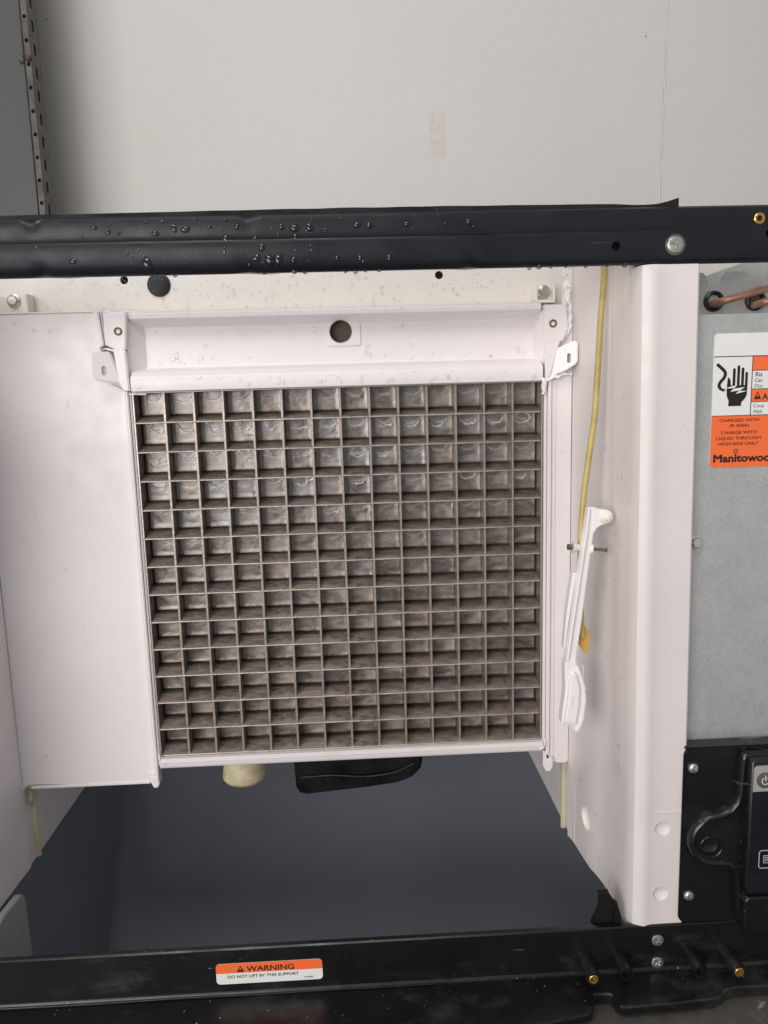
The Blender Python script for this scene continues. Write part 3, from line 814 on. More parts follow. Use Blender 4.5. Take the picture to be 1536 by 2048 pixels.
tb['label'] = 'black steel bar across the top, beaded with water'
cb = bmesh.new()
lathe(cb, [(2.7, -6), (2.7, 9)], (169.4, -118, 76.8), 'y', 20); lathe(cb, [(2.7, -6), (2.7, 9)], (262.6, -118, 82.4), 'y', 20)
cut(tb, cb)
bm = bmesh.new(); box(bm, 160, 275, -112.5, -112, 69, 92); finish(bm, 'dark_backing', 'hole', tb, 0)
# rubber strip standing up behind the bar, its end curled
bm = bmesh.new(); R = []
for i in range(81):
    x = -330 + (208.5 + 330) * i / 80
    h = 101.6 + 1.0 * math.exp(-((x - 20) / 150) ** 2) + (.6 + 2.4 * ((x - 196) / 12) ** 2 if x > 196 else 0) - (.8 * math.exp(-((x - 185) / 12) ** 2)) + .3 * noise.noise(Vector((x * .05, 0, 0)))
    R.append([bm.verts.new(p) for p in ((x, -116, 97), (x, -115.6, h), (x, -113.4, h), (x, -113, 97))])
for a, b in zip(R, R[1:]):
    for k in range(4): bm.faces.new((a[k], b[k], b[(k + 1) % 4], a[(k + 1) % 4]))
bm.faces.new(R[0]); bm.faces.new(R[-1][::-1])
finish(bm, 'rubber_strip', 'gasket', tb)

def phillips(r, name, parent, loc, mat='screw', flat_head=False, rot=0.0):
    bm = bmesh.new()
    if flat_head: lathe(bm, [(r, 1), (r, -.3), (r - .4, -.55), (0, -.65)], (0, 0, 0), 'y', 32, False)
    else: lathe(bm, [(r, .6), (r, -.5), (r * .86, -1.5), (r * .55, -2.1), (0, -2.3)], (0, 0, 0), 'y', 32, False)
    bm.faces.new([v for v in bm.verts if abs(v.co.y - (1 if flat_head else .6)) < 1e-5])
    o = finish(bm, name, mat, parent)
    cb = bmesh.new(); L_, w_ = r * .58, r * .12
    prism(cb, [(w_, w_), (w_, L_), (-w_, L_), (-w_, w_), (-L_, w_), (-L_, -w_), (-w_, -w_), (-w_, -L_), (w_, -L_), (w_, -w_), (L_, -w_), (L_, w_)], 'y', -5, .2 if flat_head else -.3)
    o.location = (0, 0, 0)
    bmesh.ops.recalc_face_normals(cb, faces=cb.faces[:])
    cut(o, cb)
    o.location = Vector(loc) * S; o.rotation_euler = (0, rot, 0)
    return o
s1 = phillips(4.8, 'screw', tb, (205.1, -120.6, 77), 'screw', True, .25)
bm = bmesh.new(); lathe(bm, [(6.1, 0), (6.1, -.25), (5.0, -.4), (4.9, 0)], (205.1, -120.2, 77), 'y', 32, False); finish(bm, 'screw_seat', 'bolt', tb)
def brass(x, y, z, r, parent):
    bm = bmesh.new(); lathe(bm, [(r, 1), (r, -.5), (r * .86, -.8), (r * .52, -.6), (r * .48, 4)], (x, y, z), 'y', 28, False)
    o = finish(bm, 'brass_insert', 'brass', parent)
    bm = bmesh.new(); lathe(bm, [(r * .55, 1.6), (0, 1.6)], (x, y, z), 'y', 16, False); finish(bm, 'insert_bore', 'rustyinsert', parent)
brass(255.6, -120.4, 91, 3.3, tb)

# ---- bottom bar with ledge
bm = bmesh.new()
prism(bm, [(-114.5, -374.6), (-116.5, -373.9), (-119, -373.6), (-120, -374.4), (-120, -405.4), (-121.2, -406.6), (-121.4, -408), (-114.5, -408)], 'x', -330, 330)
bb = finish(bm, 'frame_bar', 'black', ice, 40)
bb['label'] = 'scuffed black bar across the bottom carrying the warning sticker'
bm = bmesh.new()
edge = [((x - 9.6) * 1.01 + 9.6, (y + 573) * 1.01 - 573) for x, y in [(-330, -166), (-200, -168), (60, -166), (122, -160), (148, -155.5), (152, -153), (154.5, -147), (156, -141.5), (158, -140.2), (167, -140.8), (168.6, -142), (169, -147), (171, -151),
        (174, -152), (205, -151), (236, -149), (241, -146), (245, -143), (252, -141.5), (330, -141)]]
top = [bm.verts.new((x, y, -408.4 - .02 * (-122 - y))) for x, y in edge]
bot = [bm.verts.new((x, y - .6, -415)) for x, y in edge]
rear = [bm.verts.new((x, -121.5, -408.2)) for x, y in edge]
rbot = [bm.verts.new((x, -121.7, -415)) for x, y in edge]
mid = [bm.verts.new((x, y - 1, -409.4 - .02 * (-122 - y))) for x, y in edge]
for i in range(len(edge) - 1):
    for a, b in ((rear, top), (top, mid), (mid, bot), (bot, rbot), (rbot, rear)): bm.faces.new((a[i], a[i + 1], b[i + 1], b[i]))
bm.faces.new((rear[0], top[0], mid[0], bot[0], rbot[0])); bm.faces.new((rear[-1], top[-1], mid[-1], bot[-1], rbot[-1]))
finish(bm, 'base_ledge', 'black', bb, 40)
bm = bmesh.new(); tube(bm, [(x, -121.6 - .3 * noise.noise(Vector((x * .02, 0, 0))), -407.4 + .4 * noise.noise(Vector((x * .013, 3, 0)))) for x in range(-330, 60, 8)], lambda t: 1.0 - .5 * t, 10); finish(bm, 'ledge_bead', 'pump', bb)
phillips(4.1, 'screw', bb, (207.9, -120.4, -384.8), 'screw', True, .5)
phillips(4.1, 'screw', bb, (208.2, -120.4, -402.0), 'screw', True, .9)
for x, z, y1, br in ((157.5, -396.6, -138, True), (181, -396, -136, False), (232, -397.2, -136, None), (257, -397.6, -138, True)):
    bm = bmesh.new()
    lathe(bm, [(5.2, 0), (4.9, y1 + 121), (4.6, y1 + 120), (3.4, y1 + 120), (3.2, y1 + 124), (0, y1 + 124)], (x, -120, z), 'y', 28, False)
    finish(bm, 'screw_boss', 'black', bb)
    if br: brass(x, y1 + .4, z, 3.2, bb)
for x, z in ((19.1, -400.6 + 4), (106, -397.5), (-147, -392)):
    bm = bmesh.new(); lathe(bm, [(3.9, -.05), (3.9, -.35), (3.55, -.35), (3.5, -.05)], (x, -120, z), 'y', 28, False); finish(bm, 'moulded_ring', 'black', bb)
# torn black gasket at the foot of the right wall
bm = bmesh.new()
prism(bm, [(165, -378), (170, -366), (171, -358), (169, -354), (172, -353), (173, -354.6), (177, -353.6), (178.6, -357), (180.6, -366), (181.4, -377)], 'y', -112, -106, .6)
for v in bm.verts: v.co += Vector((noise.noise(v.co * .4), noise.noise(v.co * .5), noise.noise(v.co * .45 + Vector((3, 3, 3))))) * 1.3
gk = finish(bm, 'torn_gasket', 'gasket', ice)
bm = bmesh.new(); prism(bm, [(178.2, -377), (179.6, -364), (178.4, -356), (181.6, -360), (184, -370), (184.4, -377)], 'y', -114.5, -111.5, .5)
for v in bm.verts: v.co += Vector((noise.noise(v.co * .6), noise.noise(v.co * .5), noise.noise(v.co * .7))) * .9
finish(bm, 'gasket_shred', 'gasket', gk)

# ---- warning label on the bottom bar
wl = link(bpy.data.objects.new('warning_label', None), ice); wl.empty_display_size = .01
wl['label'] = 'orange and white warning sticker on the black bottom bar'
flat(rrect(-96, -24, -399.6, -384.3, 2.6), -120.35, .3, wl, 'label_sheet', 'paper')
flat([(-96, -391.4)] + [(-24, -391.4)] + arc(-26.6, -386.9, 2.6, 0, 90, 5) + arc(-93.4, -386.9, 2.6, 90, 180, 5), -120.5, .12, wl, 'label_band', 'orange')
flat([(-82, -390.6), (-77, -390.6), (-79.5, -386)], -120.62, .1, wl, 'warning_triangle', 'ink')
flat([(-79.8, -389.2), (-79.2, -389.2), (-79.0, -387.4), (-80, -387.4)], -120.72, .08, wl, 'exclamation_mark', 'orange')
text('WARNING', 5.6, -75.2, -390.5, -120.58, wl, 'label_text', 'ink', 'LEFT', .10, 1.19)
text('DO NOT LIFT BY THIS SUPPORT', 3.0, -88.6, -395.2, -120.42, wl, 'label_text', 'ink', 'LEFT', .05, 1.12)
text('0136003', 1.75, -36.8, -397.9, -120.42, wl, 'label_text', 'ink', 'LEFT', .02, 1.05)

# ---- galvanised service panel on the right
bm = bmesh.new(); box(bm, 221.9, 329, -108, -106.8, -262, 37.2, .3)
gp = finish(bm, 'service_panel', 'galv', ice)
bm = bmesh.new(); box(bm, 221.9, 329, -107.6, -62, 36.2, 37.3, .3); finish(bm, 'panel_flange', 'galv', gp)
def hexbolt(x, y, z, r, parent, mat='screw'):
    bm = bmesh.new(); lathe(bm, [(r * 1.3, 0), (r * 1.3, -.5), (r * 1.1, -.9), (r, -1)], (x, y, z), 'y', 30, False)
    lathe(bm, [(r, -.8), (r, -3.2), (r * .85, -3.8), (0, -3.9)], (x, y, z), 'y', 6, False); return finish(bm, 'hex_bolt', mat, parent, 25)
hexbolt(229.9, -108, -107.4, 3.4, gp, 'galv')
# slotted bulkhead behind it
bm = bmesh.new()
pts = [(236, 37.4)] + [(236, 66), (240, 69.6), (251, 69.6), (255, 65.5), (255, 57), (263, 57), (263, 66), (266, 70), (280.6, 70), (284, 66), (284, 57), (292.4, 57), (292.4, 66), (296, 70), (318, 70), (318, 37.4)]
prism(bm, pts, 'y', -60, -58.8)
bk = finish(bm, 'bulkhead', 'galv', ice)
for x in (259, 288):
    bm = bmesh.new(); R = []
    for i in range(33):
        a = 2 * math.pi * i / 32
        R.append([bm.verts.new((x + (5.6 + 1.6 * math.cos(b)) * math.cos(a), -60 + 2.6 * math.sin(b), 50.6 + (5.6 + 1.6 * math.cos(b)) * math.sin(a))) for b in [k * math.pi / 4 for k in range(8)]])
    for a, b in zip(R, R[1:]):
        for k in range(8): bm.faces.new((a[k], b[k], b[(k + 1) % 8], a[(k + 1) % 8]))
    bmesh.ops.remove_doubles(bm, verts=bm.verts[:], dist=.001)
    finish(bm, 'grommet', 'grommet', bk)
    bm = bmesh.new(); lathe(bm, [(4.6, 0), (0, 0)], (x, -60.4, 50.6), 'y', 20, False); finish(bm, 'grommet_opening', 'post' if x > 270 else 'galv', bk)
bm = bmesh.new(); tube(bm, smooth_path([(259, -30, 47.6), (257.6, -60, 48.6), (257, -74, 48.6), (262, -80, 50), (290, -84, 57), (330, -86, 67)], 6), 2.5, 14); finish(bm, 'copper_tube', 'copper', ice)
bm = bmesh.new(); tube(bm, smooth_path([(289, -30, 46.4), (286.6, -60, 47), (286, -72, 47.2), (292, -77, 48.6), (330, -80, 55)], 6), 2.6, 14); finish(bm, 'copper_tube', 'copper', ice)
# pale wall and slanting brace behind the tubes
bm = bmesh.new(); box(bm, 224, 329, 30, 33, 30, 93.8); finish(bm, 'backing_panel', 'liner', ice, 0)
bm = bmesh.new(); prism(bm, [(262, 70), (330, 92), (330, 40), (262, 40)], 'y', 0, 1.5); finish(bm, 'slanted_brace', 'galv', ice, 0)

# ---- hazard label on the service panel
hl = link(bpy.data.objects.new('hazard_label', None), ice); hl.empty_display_size = .01
hl['label'] = 'white and orange shock hazard sticker on the galvanised panel'
ly = -108.35
flat(rrect(237.2, 300, -58.8, 25.4, 2.6), ly, .3, hl, 'label_sheet', 'paper')
flat([(300, -25.9), (237.2, -25.9)] + arc(239.8, -56.2, 2.6, 180, 270, 5) + arc(297.4, -56.2, 2.6, 270, 360, 5), ly - .12, .1, hl, 'label_band', 'orange')
flat([(262.4, 10.9), (300, 10.9), (300, 2.4), (262.4, 2.4)], ly - .12, .1, hl, 'label_band', 'orange')
flat([(262.4, -9.6), (300, -9.6), (300, -17.2), (262.4, -17.2)], ly - .12, .1, hl, 'label_band', 'orange')
for x0, x1, z0, z1 in ((237.2, 300, 10.9, 11.4), (237.2, 300, -26, -25.6), (262, 262.45, -25.6, 10.9), (262.4, 300, 2.0, 2.4), (262.4, 300, -9.6, -9.2), (262.4, 300, -17.6, -17.2)):
    flat([(x0, z0), (x1, z0), (x1, z1), (x0, z1)], ly - .2, .1, hl, 'label_rule', 'ink')
# hand struck by a live wire
iy = ly - .14
hand = [(247.6, -19.8), (247.8, -16.5), (246.4, -13.4), (246.2, -9.2), (246.6, -2.6), (247.2, -1.6), (248.4, -3.4), (248.8, -7)]
for fx, tipz, wd in ((250.7, 3.9, 1.75), (253.5, 5.6, 1.75), (256.2, 4.2, 1.75), (258.7, 1.4, 1.6)):
    hand += [(fx - wd / 2, -6.8)] + arc(fx, tipz - wd / 2, wd / 2, 180, 0, 5) + [(fx + wd / 2, -6.8)]
hand += [(259.4, -12.5), (258.4, -15), (256, -17.6), (256, -19.8)]
flat(hand, iy, .1, hl, 'hand_pictogram', 'ink')
flat([(244.8, -8.6), (253, -6.6), (250.6, -9), (258, -8), (254.4, -10.4), (259.6, -10.4), (252, -12.2), (254.6, -10), (248.6, -10.8), (251, -8.6)], iy - .1, .08, hl, 'lightning_pictogram', 'paper')
wire = [Vector(p) for p in ((239.4, 6.6), (243.6, 3), (245, .6), (244.2, -2), (242, -4.6), (241.2, -7), (242.6, -9), (244.4, -9.8))]
sm = smooth_path([(p[0], p[1], 0) for p in wire], 5); L, Rr = [], []
for i, p in enumerate(sm):
    d = (sm[min(i + 1, len(sm) - 1)] - sm[max(i - 1, 0)]).normalized(); w = 1.0 if i < len(sm) - 6 else .8
    L.append((p.x - d.y * w, p.y + d.x * w)); Rr.append((p.x + d.y * w, p.y - d.x * w))
flat(L + Rr[::-1], iy, .1, hl, 'wire_pictogram', 'ink')
for a in (-70, -30, 20, 60):
    c, s_ = math.cos(math.radians(a)), math.sin(math.radians(a))
    flat([(244.4 - s_ * .18, -9.6 + c * .18), (244.4 + s_ * .18, -9.6 - c * .18), (244.4 + c * 1.7, -9.6 + s_ * 1.7)], iy, .1, hl, 'spark_pictogram', 'ink')
text('Ris', 3.9, 264.2, -1.6, ly - .05, hl, 'label_text', 'ink', 'LEFT', .05)
text('Can', 3.2, 264.0, -5.0, ly - .05, hl, 'label_text', 'ink', 'LEFT', .02)
text('Disc', 3.2, 264.0, -8.5, ly - .05, hl, 'label_text', 'ink')
text('Coup', 3.2, 263.8, -21.0, ly - .05, hl, 'label_text', 'ink')
text('d\u00e9pa', 3.2, 263.8, -24.4, ly - .05, hl, 'label_text', 'ink')
flat([(264, -15.9), (268.8, -15.9), (266.4, -10.9)], ly - .2, .08, hl, 'warning_triangle', 'ink')
flat([(266.1, -14.6), (266.7, -14.6), (266.9, -12.4), (265.9, -12.4)], ly - .28, .07, hl, 'exclamation_mark', 'orange')
text('A', 5.2, 269.6, -16, ly - .15, hl, 'label_text', 'ink', 'LEFT', .12)
for s_, sz, z in (('CHARGED WITH', 2.75, -29.7), ('(R-404A)', 2.75, -33.1), ('CHARGE WITH', 2.75, -37.5), ('LIQUID THROUGH', 2.75, -41.1), ('HIGH-SIDE ONLY', 2.75, -44.6)):
    text(s_, sz, 255.3, z, ly - .15, hl, 'label_text', 'ink', 'CENTER', .04, 1.25)
text('Manitowoc', 6.8, 239, -55.2, ly - .15, hl, 'label_text', 'ink', 'LEFT', .26, 1.2)
for a in range(6):
    c, s_ = math.cos(math.radians(a * 60 + 30)), math.sin(math.radians(a * 60 + 30))
    flat([(253.9 + c * .5 - s_ * .22, -48.6 + s_ * .5 + c * .22), (253.9 + c * .5 + s_ * .22, -48.6 + s_ * .5 - c * .22), (253.9 + c * 1.9 + s_ * .3, -48.6 + s_ * 1.9 - c * .3), (253.9 + c * 1.9 - s_ * .3, -48.6 + s_ * 1.9 + c * .3)], ly - .2, .08, hl, 'snowflake_arm', 'ink')

# ---- control module, lower right
ct = link(bpy.data.objects.new('control_module', None), ice); ct.empty_display_size = .01
ct['label'] = 'black plastic control module with power button and screws'
bm = bmesh.new(); prism(bm, rrect(222.2, 340, -373.2, -244, 6), 'y', -120, -108, .8)
base = finish(bm, 'module_plate', 'control', ct)
bm = bmesh.new(); box(bm, 222.5, 340, -121.4, -112, -245.2, -243.2, .6); finish(bm, 'module_edge', 'control', ct)
def layered(pts, levels, name, mat, parent, smooth=50):
    """stack of inset outlines: levels = (inset, y)"""
    bm = bmesh.new(); n = len(pts); rings = []
    P = [Vector(p) for p in pts]
    area_ = sum(P[i].x * P[(i + 1) % n].y - P[(i + 1) % n].x * P[i].y for i in range(n)); sg = 1 if area_ > 0 else -1
    nor = []
    for i in range(n):
        d1 = (P[i] - P[i - 1]).normalized(); d2 = (P[(i + 1) % n] - P[i]).normalized(); d = (d1 + d2).normalized()
        nor.append(Vector((-d.y, d.x)) * sg / max(.5, math.sqrt(max(.05, (1 + d1.dot(d2)) / 2))))
    for ins, y in levels: rings.append([bm.verts.new((p.x + q.x * ins, y, p.y + q.y * ins)) for p, q in zip(P, nor)])
    for a, b in zip(rings, rings[1:]):
        for i in range(n): bm.faces.new((a[i], a[(i + 1) % n], b[(i + 1) % n], b[i]))
    bm.faces.new(rings[0][::-1]); bm.faces.new(rings[-1])
    return finish(bm, name, mat, parent, smooth)
lobe = [(340, -247), (262, -246.4), (258.6, -247.6), (257.6, -252), (256.8, -276), (255.4, -281.4), (252.4, -285.6), (248, -288), (243, -289), (238, -290), (232.6, -293.4), (228, -298.6), (225.4, -305), (225, -312),
        (227, -319), (231.4, -324.4), (237.6, -327.6), (245, -328.6), (252, -329.4), (256, -332.4), (257.6, -338), (258.4, -356), (260, -366), (263, -374), (268, -378.4), (340, -379)]
bezel = layered(lobe, [(-.6, -119), (0, -121.6), (.6, -124), (1.5, -125.4), (2.6, -126), (3.4, -125.8), (4.2, -125.2), (4.8, -125)], 'bezel', 'control', ct)
cb = bmesh.new(); lathe(cb, [(0, 1.2), (4, 1.0), (6.2, -.2), (7.2, -2.6), (7.7, -8)], (240.2, -121.9, -313), 'y', 36, False)
cb.faces.new([v for v in cb.verts if abs(v.co.y + 129.9) < 1e-4]); cut(bezel, cb)
bm = bmesh.new(); lathe(bm, [(7.9, .6), (8.0, -.3), (7.6, -.7), (7.1, -.3), (7.0, .6)], (240.2, -125.1, -313), 'y', 40, False); finish(bm, 'recess_rim', 'control', ct)
# raised display block
blk = [(340, -249.6)] + [(264, -249.2), (262, -250.8), (262, -340), (262.6, -345.4), (264, -347), (340, -347.5)]
disp = layered(blk, [(0, -124), (.6, -129.4), (1.4, -130.4), (2.2, -130.6)], 'display_block', 'control', ct)
flat([(265.4, -253.2), (338, -252.2), (338, -271), (263.9, -271.4), (263.9, -254.8)], -130.75, .3, ct, 'button_overlay', 'silver')
flat([(263.9, -271.6), (338, -271.2), (338, -344), (264.6, -344)], -130.72, .3, ct, 'screen_overlay', 'screen')
bm = bmesh.new(); lathe(bm, [(5.3, 0), (5.3, -.25), (5.0, -.35), (0, -.35)], (271.6, -130.8, -263.4), 'y', 36, False); pb = finish(bm, 'power_button', 'button', ct)
bm = bmesh.new(); lathe(bm, [(5.45, .1), (5.45, -.2), (5.15, -.2), (5.15, .1)], (271.6, -130.85, -263.4), 'y', 36, False); finish(bm, 'button_ring', 'ink', ct)
a_out = arc(271.8, -263.8, 2.75, 60, -240, 24); a_in = arc(271.8, -263.8, 2.0, -240, 60, 24)
flat(a_out + a_in, -131.3, .1, ct, 'power_symbol', 'iconwhite')
flat([(271.4, -260.1), (272.2, -260.1), (272.2, -263.8), (271.4, -263.8)], -131.3, .1, ct, 'power_symbol', 'iconwhite')
def outline(x0, x1, z0, z1, r, w, y, nm, mat):
    o = rrect(x0, x1, z0, z1, r); i = rrect(x0 + w, x1 - w, z0 + w, z1 - w, max(.2, r - w)); bm = bmesh.new(); n = len(o)
    A, B, C, D = [[bm.verts.new((p[0], yy, p[1])) for p in q] for q, yy in ((o, y), (i, y), (i, y + .15), (o, y + .15))]
    for k in range(n):
        j = (k + 1) % n
        for p, q in ((A, B), (B, C), (C, D), (D, A)): bm.faces.new((p[k], p[j], q[j], q[k]))
    return finish(bm, nm, mat, ct, 30)
outline(270.2, 286, -326.8, -313.6, 2, .45, -130.9, 'menu_icon_frame', 'iconwhite')
outline(273.4, 282, -323, -317.4, .4, .35, -130.9, 'menu_icon', 'iconwhite')
for k in range(3): flat([(274.2, -318.6 - k * 1.2), (281, -318.6 - k * 1.2), (281, -319 - k * 1.2), (274.2, -319 - k * 1.2)], -130.95, .1, ct, 'menu_icon', 'iconwhite')
low = arc(268, -354, 5, 90, 180, 4) + [(262.8, -368)] + arc(268.4, -371.6, 5.4, 180, 270, 4) + [(340, -378), (340, -348.6)]
layered(low[::-1], [(0, -124), (.5, -127.6), (1.3, -128.6), (2, -128.8)], 'module_cover', 'control', ct)
for x, z in ((228.4, -258.2), (228.5, -351.8)):
    bm = bmesh.new(); lathe(bm, [(5.2, .2), (5.2, -.5), (4.6, -.6), (4.4, -.1)], (x, -120, z), 'y', 28, False); finish(bm, 'screw_seat', 'control', ct)
    phillips(3.55, 'screw', ct, (x, -120.3, z), 'screw', False, .4)

# ================================================================== ICE THICKNESS PROBE (hangs on its pivot)
pr = thing('ice_thickness_probe', 'slim white hinged plastic arm hanging beside the metal grid, yellow cable behind it', 'probe')
py0 = -82
arm = [(166.6, -86.2), (172.6, -86.2), (172.4, -100), (171.4, -103), (168.6, -124), (165.6, -150), (163.4, -170), (160.6, -190), (159.6, -196), (152.2, -196), (153.2, -186), (156, -166), (159.4, -140), (162.4, -116), (165, -98)]
bm = bmesh.new(); prism(bm, arm, 'y', py0, py0 + 5, .7); a1 = finish(bm, 'arm', 'probe', pr)
rail = [(166.4, -86.6), (168.0, -86.6), (166.4, -104), (163.6, -124), (160.4, -148), (157, -172), (154.4, -194), (152.6, -194), (155.4, -170), (158.6, -148), (161.8, -124), (164.6, -104)]
bm = bmesh.new(); prism(bm, rail, 'y', py0 - 2.6, py0 + 1, .5); finish(bm, 'arm_rail', 'probe', a1)
rail2 = [(x + 4.6, z) if i < 7 else (x + 4.8, z) for i, (x, z) in enumerate(rail)]
bm = bmesh.new(); prism(bm, [(157.6, -132), (160.4, -132), (154.8, -170), (153.0, -186), (151.8, -186), (153.6, -162), (155.6, -146)], 'y', py0 + 2, py0 + 9, .5); finish(bm, 'stiffener_rail', 'probe', a1)
ear = [(170.4, -86.4), (180.4, -88.2)] + arc(179.6, -92.8, 4.6, 80, -90, 8) + [(175.6, -98.4), (172.6, -100.4), (171, -103.4)]
bm = bmesh.new(); prism(bm, ear[::-1], 'y', py0 - .8, py0 + 5.6, .7); finish(bm, 'pivot_ear', 'probe', a1)
bm = bmesh.new(); lathe(bm, [(4.4, 0), (4.3, -1.4), (3.6, -2.2), (2.3, -2.4), (2.1, -3.8), (1.2, -4.6), (0, -4.7)], (179.2, py0 - .6, -92.8), 'y', 28, False)
finish(bm, 'pivot_cap', 'liner', pr)
bm = bmesh.new(); lathe(bm, [(1.7, 0), (1.7, 26)], (179.2, py0 + 4, -92.8), 'y', 14); finish(bm, 'pivot_pin', 'probe', pr)
# lower housing
hs = [(153.0, -193), (159.4, -194), (162.4, -201), (165.4, -211), (166.4, -222), (164.8, -236), (162.6, -243.4), (159.6, -246), (157.2, -243), (149.8, -239.6), (150.6, -231), (152.4, -215), (152.0, -206), (151.8, -198)]
bm = bmesh.new(); prism(bm, hs, 'y', py0 - 2, py0 + 8, 1.0); h1 = finish(bm, 'sensor_housing', 'probe', pr)
face = [(155.4, -203), (157.6, -201.6), (159.4, -203), (162.0, -213), (161.6, -226), (159.4, -240.4), (151.2, -238), (153, -224), (154.4, -210)]
bm = bmesh.new(); prism(bm, face, 'y', py0 - 5.4, py0 - 1, 1.2); finish(bm, 'housing_cover', 'probe', h1)
rim = [(159.8, -196), (162.6, -202), (165.6, -212), (166.8, -222), (165.2, -236.6), (162.8, -244), (159.8, -246.4), (158.4, -244.8), (161.6, -240), (163, -230), (163.6, -221), (162.8, -212), (160.8, -204)]
bm = bmesh.new(); prism(bm, rim, 'y', py0 - 4, py0 + 1, .8); finish(bm, 'housing_rim', 'probe', h1)
bm = bmesh.new(); box(bm, 156.2, 156.6, py0 - 5.7, py0 - 5.2, -226, -219, .1); finish(bm, 'mould_mark', 'cream', h1)
bm = bmesh.new(); lathe(bm, [(0, 0), (1.6, .2), (2, 1.4), (1.8, 3)], (165.4, py0 + 4, -217), 'x', 14, False); finish(bm, 'housing_nub', 'probe', h1)
bm = bmesh.new(); tube(bm, [(166.6, py0 + 6, -200), (167.4, py0 + 6, -213), (166.4, py0 + 6, -226)], .9, 8); finish(bm, 'housing_fin', 'probe', h1)
# adjusting screw through the arm
bm = bmesh.new()
lathe(bm, [(2.1, 0), (2.1, 2.4), (1.2, 2.5), (1.1, 9), (1.15, 27), (1.6, 27.2), (1.6, 27.6)], (0, 0, 0), 'x', 10)
scw = finish(bm, 'adjusting_screw', 'bolt', pr, 25, (154.0, py0 + 2.4, -113.2), (0, math.radians(7), 0))
bm = bmesh.new(); lathe(bm, [(4.2, 0), (4.0, 1), (2.6, 2.4), (2.4, 4.5)], (0, 0, 0), 'x', 18)
nut = finish(bm, 'screw_collar', 'liner', pr, 40, (157.6, py0 + 2.4, -113.6), (0, math.radians(7), 0))
bm = bmesh.new(); lathe(bm, [(3.0, 0), (3.4, 1), (3.6, 2.2), (2.2, 2.4)], (0, 0, 0), 'x', 18)
finish(bm, 'screw_collar', 'probe', pr, 40, (168.6, py0 + 2.4, -115), (0, math.radians(7), 0))
# cable running up behind the top bar, and its flap
bm = bmesh.new()
tube(bm, smooth_path([(181, -60, 95), (180.8, -66, 76), (180.2, -67, 62), (178.6, -67, 40), (177.8, -67, 20), (176.8, -67, 0), (175.2, -68, -24), (173, -68, -42), (170.4, -69, -60), (168, -70, -77), (166, -72, -96), (164.8, -74, -112), (164.6, -75, -135), (165, -75, -160), (167, -74, -180)], 5), 2.15, 14)
finish(bm, 'cable', 'cable', pr)
bm = bmesh.new(); prism(bm, [(165.4, -160), (167.0, -160), (167.4, -171), (171.4, -176), (172.4, -181), (171.4, -190), (170.6, -192), (168.4, -191.6), (164.8, -186), (165, -172)], 'y', -74, -71.5, .4)
finish(bm, 'cable_flap', 'amber', pr)

# ================================================================== WATER DROPLETS
def drop(bm, c, n, r, flat_=0.45, stretch=1.0):
    n = Vector(n).normalized(); dn = (Vector((0, 0, -1)) - n * n.dot(Vector((0, 0, -1))))
    dn = dn.normalized() if dn.length > .05 else Vector((0, -1, 0)); sd = n.cross(dn)
    c = Vector(c); seg = 9; rings = []
    ph = random.uniform(0, 6)
    for k, t in enumerate((0, .4, .75, .95)):
        rr = r * math.cos(t * math.pi / 2) if k else r; h = r * flat_ * math.sin(t * math.pi / 2)
        ring = []
        for i in range(seg):
            a = 2 * math.pi * i / seg; w = 1 + .22 * math.sin(2 * a + ph) * (1 - t) + .1 * math.sin(3 * a + ph * 2)
            ring.append(bm.verts.new(c + sd * math.cos(a) * rr * w + dn * (math.sin(a) * rr * w * stretch + r * .25 * stretch * t) + n * (h - .02)))
        rings.append(ring)
    for a, b in zip(rings, rings[1:]):
        for i in range(seg): bm.faces.new((a[i], a[(i + 1) % seg], b[(i + 1) % seg], b[i]))
    bm.faces.new(rings[-1])

def drops(name, label, spec, mat='water'):
    bm = bmesh.new(); spec(bm)
    o = finish(bm, name, mat, None, 60)
    o['kind'] = 'stuff'; o['label'] = label; o['category'] = 'water'
    return o
FRONT = (0, -1, 0)
def on_bar(bm):
    main = [(-135, 93.5, 1.5), (-128, 90, 1.2), (-102, 89, 1.7), (-92, 93, .9), (-84, 91.5, 2.1), (-70, 92, 1.0), (-55, 92, 1.3), (-60, 96, .9), (-28, 92, 1.5), (-20, 91.4, 2.0), (-11, 91, 1.8), (15, 91.6, 1.7), (24, 91.4, 1.5), (44, 92, 1.3), (67, 91.6, 1.0), (82, 92, 1.5), (85, 89, .8), (-106, 72, 2.7), (-149, 75, 1.6), (-43, 74, 2.0), (-35, 73, 2.6), (-31, 73.4, 2.4), (-22, 72.6, 1.6), (4, 73, 1.5), (17, 73, 1.6), (-117, 79, 1.1), (-112, 80, 1.2), (-40, 80, 1.8), (-108, 76, .9), (-45, 84.8, 1.6), (-60, 85, 2.0), (-20, 85, 1.5), (-90, 92.4, 1.5), (-122, 90, .9), (35, 73, 1.4)]
    for x, z, r in main:
        r *= 1.35
        k = x < 110
        y = -120.2 - (1.3 if z < 84 and k else 0)
        drop(bm, (x + random.uniform(-1, 1), y, z + random.uniform(-.6, .6)), FRONT, r, .42, random.uniform(.8, 1.15))
    for _ in range(95):
        x = random.gauss(-60, 60); z = random.choice((random.uniform(87, 97), random.uniform(71, 83)))
        if -180 < x < 100: drop(bm, (x, -120.2 - (1.35 if z < 84 else 0), z), FRONT, random.uniform(.3, 1.0), .4, random.choice((.7, 1, 1, 1.4, 2.6)))
    for x in (-92, -40, -22, -16, 8, 14, 20, 28, 118, 124, 131, 140, 152, 165, 176):   # hanging from the lower edge
        drop(bm, (x, -117.6, 66.7), (0, -.35, -1), random.uniform(1.3, 2.1), .9, 1)
drops('bar_droplets', 'water droplets beaded on the black top bar', on_bar, 'darkwater')
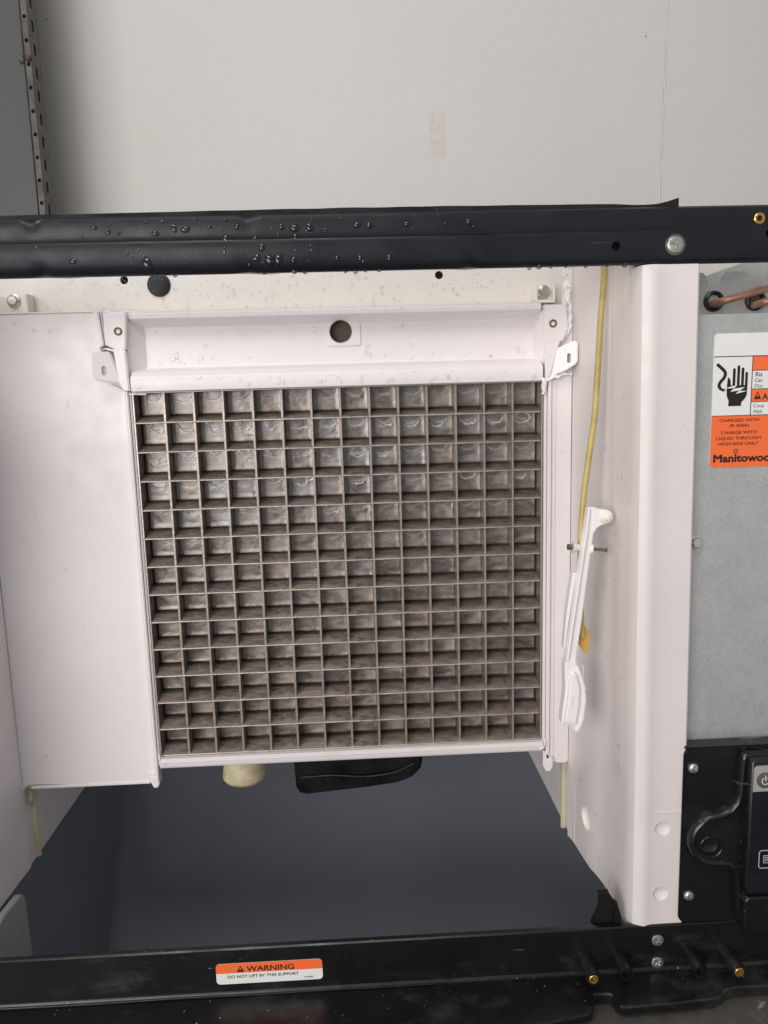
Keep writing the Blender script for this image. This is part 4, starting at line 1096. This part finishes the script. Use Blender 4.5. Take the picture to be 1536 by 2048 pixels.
def on_liner(bm):
    for _ in range(230):
        x = random.uniform(-225, 150); z = random.uniform(62, 88)
        drop(bm, (x, 25, z), FRONT, random.choice((.5, .6, .7, .9, 1.2, 1.6)), .32, random.uniform(1, 1.5))
    for _ in range(60):
        x = random.uniform(-140, 148); z = random.choice((random.uniform(22, 47), random.uniform(20, 26)))
        if abs(x - 2) > 16: drop(bm, (x, 10, z), FRONT, random.choice((.5, .7, 1, 1.6, 2.2)), .25, random.uniform(.8, 1.3))
    for _ in range(60): drop(bm, (random.uniform(-150, 150), -8.2, random.uniform(3, 10.4)), FRONT, random.choice((.5, .7, 1, 1.5, 2)), .28, 1)
    for _ in range(30): drop(bm, (random.uniform(-150, 150), -2, random.uniform(54, 58)), FRONT, random.uniform(.4, 1.2), .3, 1)
    for _ in range(42):
        x, z = random.uniform(-262, -182), random.choice((random.uniform(20, 58), random.uniform(-300, 58)))
        drop(bm, (x, 3, z), FRONT, random.choice((.4, .5, .7, 1, 1.5)), .3, 1.3)
    drop(bm, (-206, 3, -6), FRONT, 1.9, .35, 1.5); drop(bm, (-214, 3, 48), FRONT, 1.7, .35, 1.2); drop(bm, (-208, 3, -196), FRONT, 1.2, .35, 1.4)
    for _ in range(26): drop(bm, (-136.6 + random.gauss(0, 4.5), 22.3, 82.4 + random.gauss(0, 4)), FRONT, random.uniform(.3, .8), .35, 1)
    for _ in range(14): drop(bm, (random.uniform(168, 178), 0, random.uniform(-310, 40)), FRONT, random.uniform(.4, .9), .35, 1.4)
drops('liner_droplets', 'clear water droplets scattered over the white liner', on_liner)
def on_side(bm):
    me = rw.data; c = 0; polys = [p for p in me.polygons if p.normal.x < -.6 and -105 * S < p.center.y < -20 * S and p.area > 4e-6]
    for p in random.choices(polys, k=170):
        q = p.center / S
        if q.z < 50 and random.random() < .8:
            drop(bm, q + Vector((0, random.uniform(-4, 4), random.uniform(-4, 4))) + p.normal * .15, p.normal, random.choice((.4, .5, .7, .9, 1.3)), .3, random.uniform(1.2, 2))
drops('side_wall_droplets', 'water droplets running down the right white side wall', on_side)
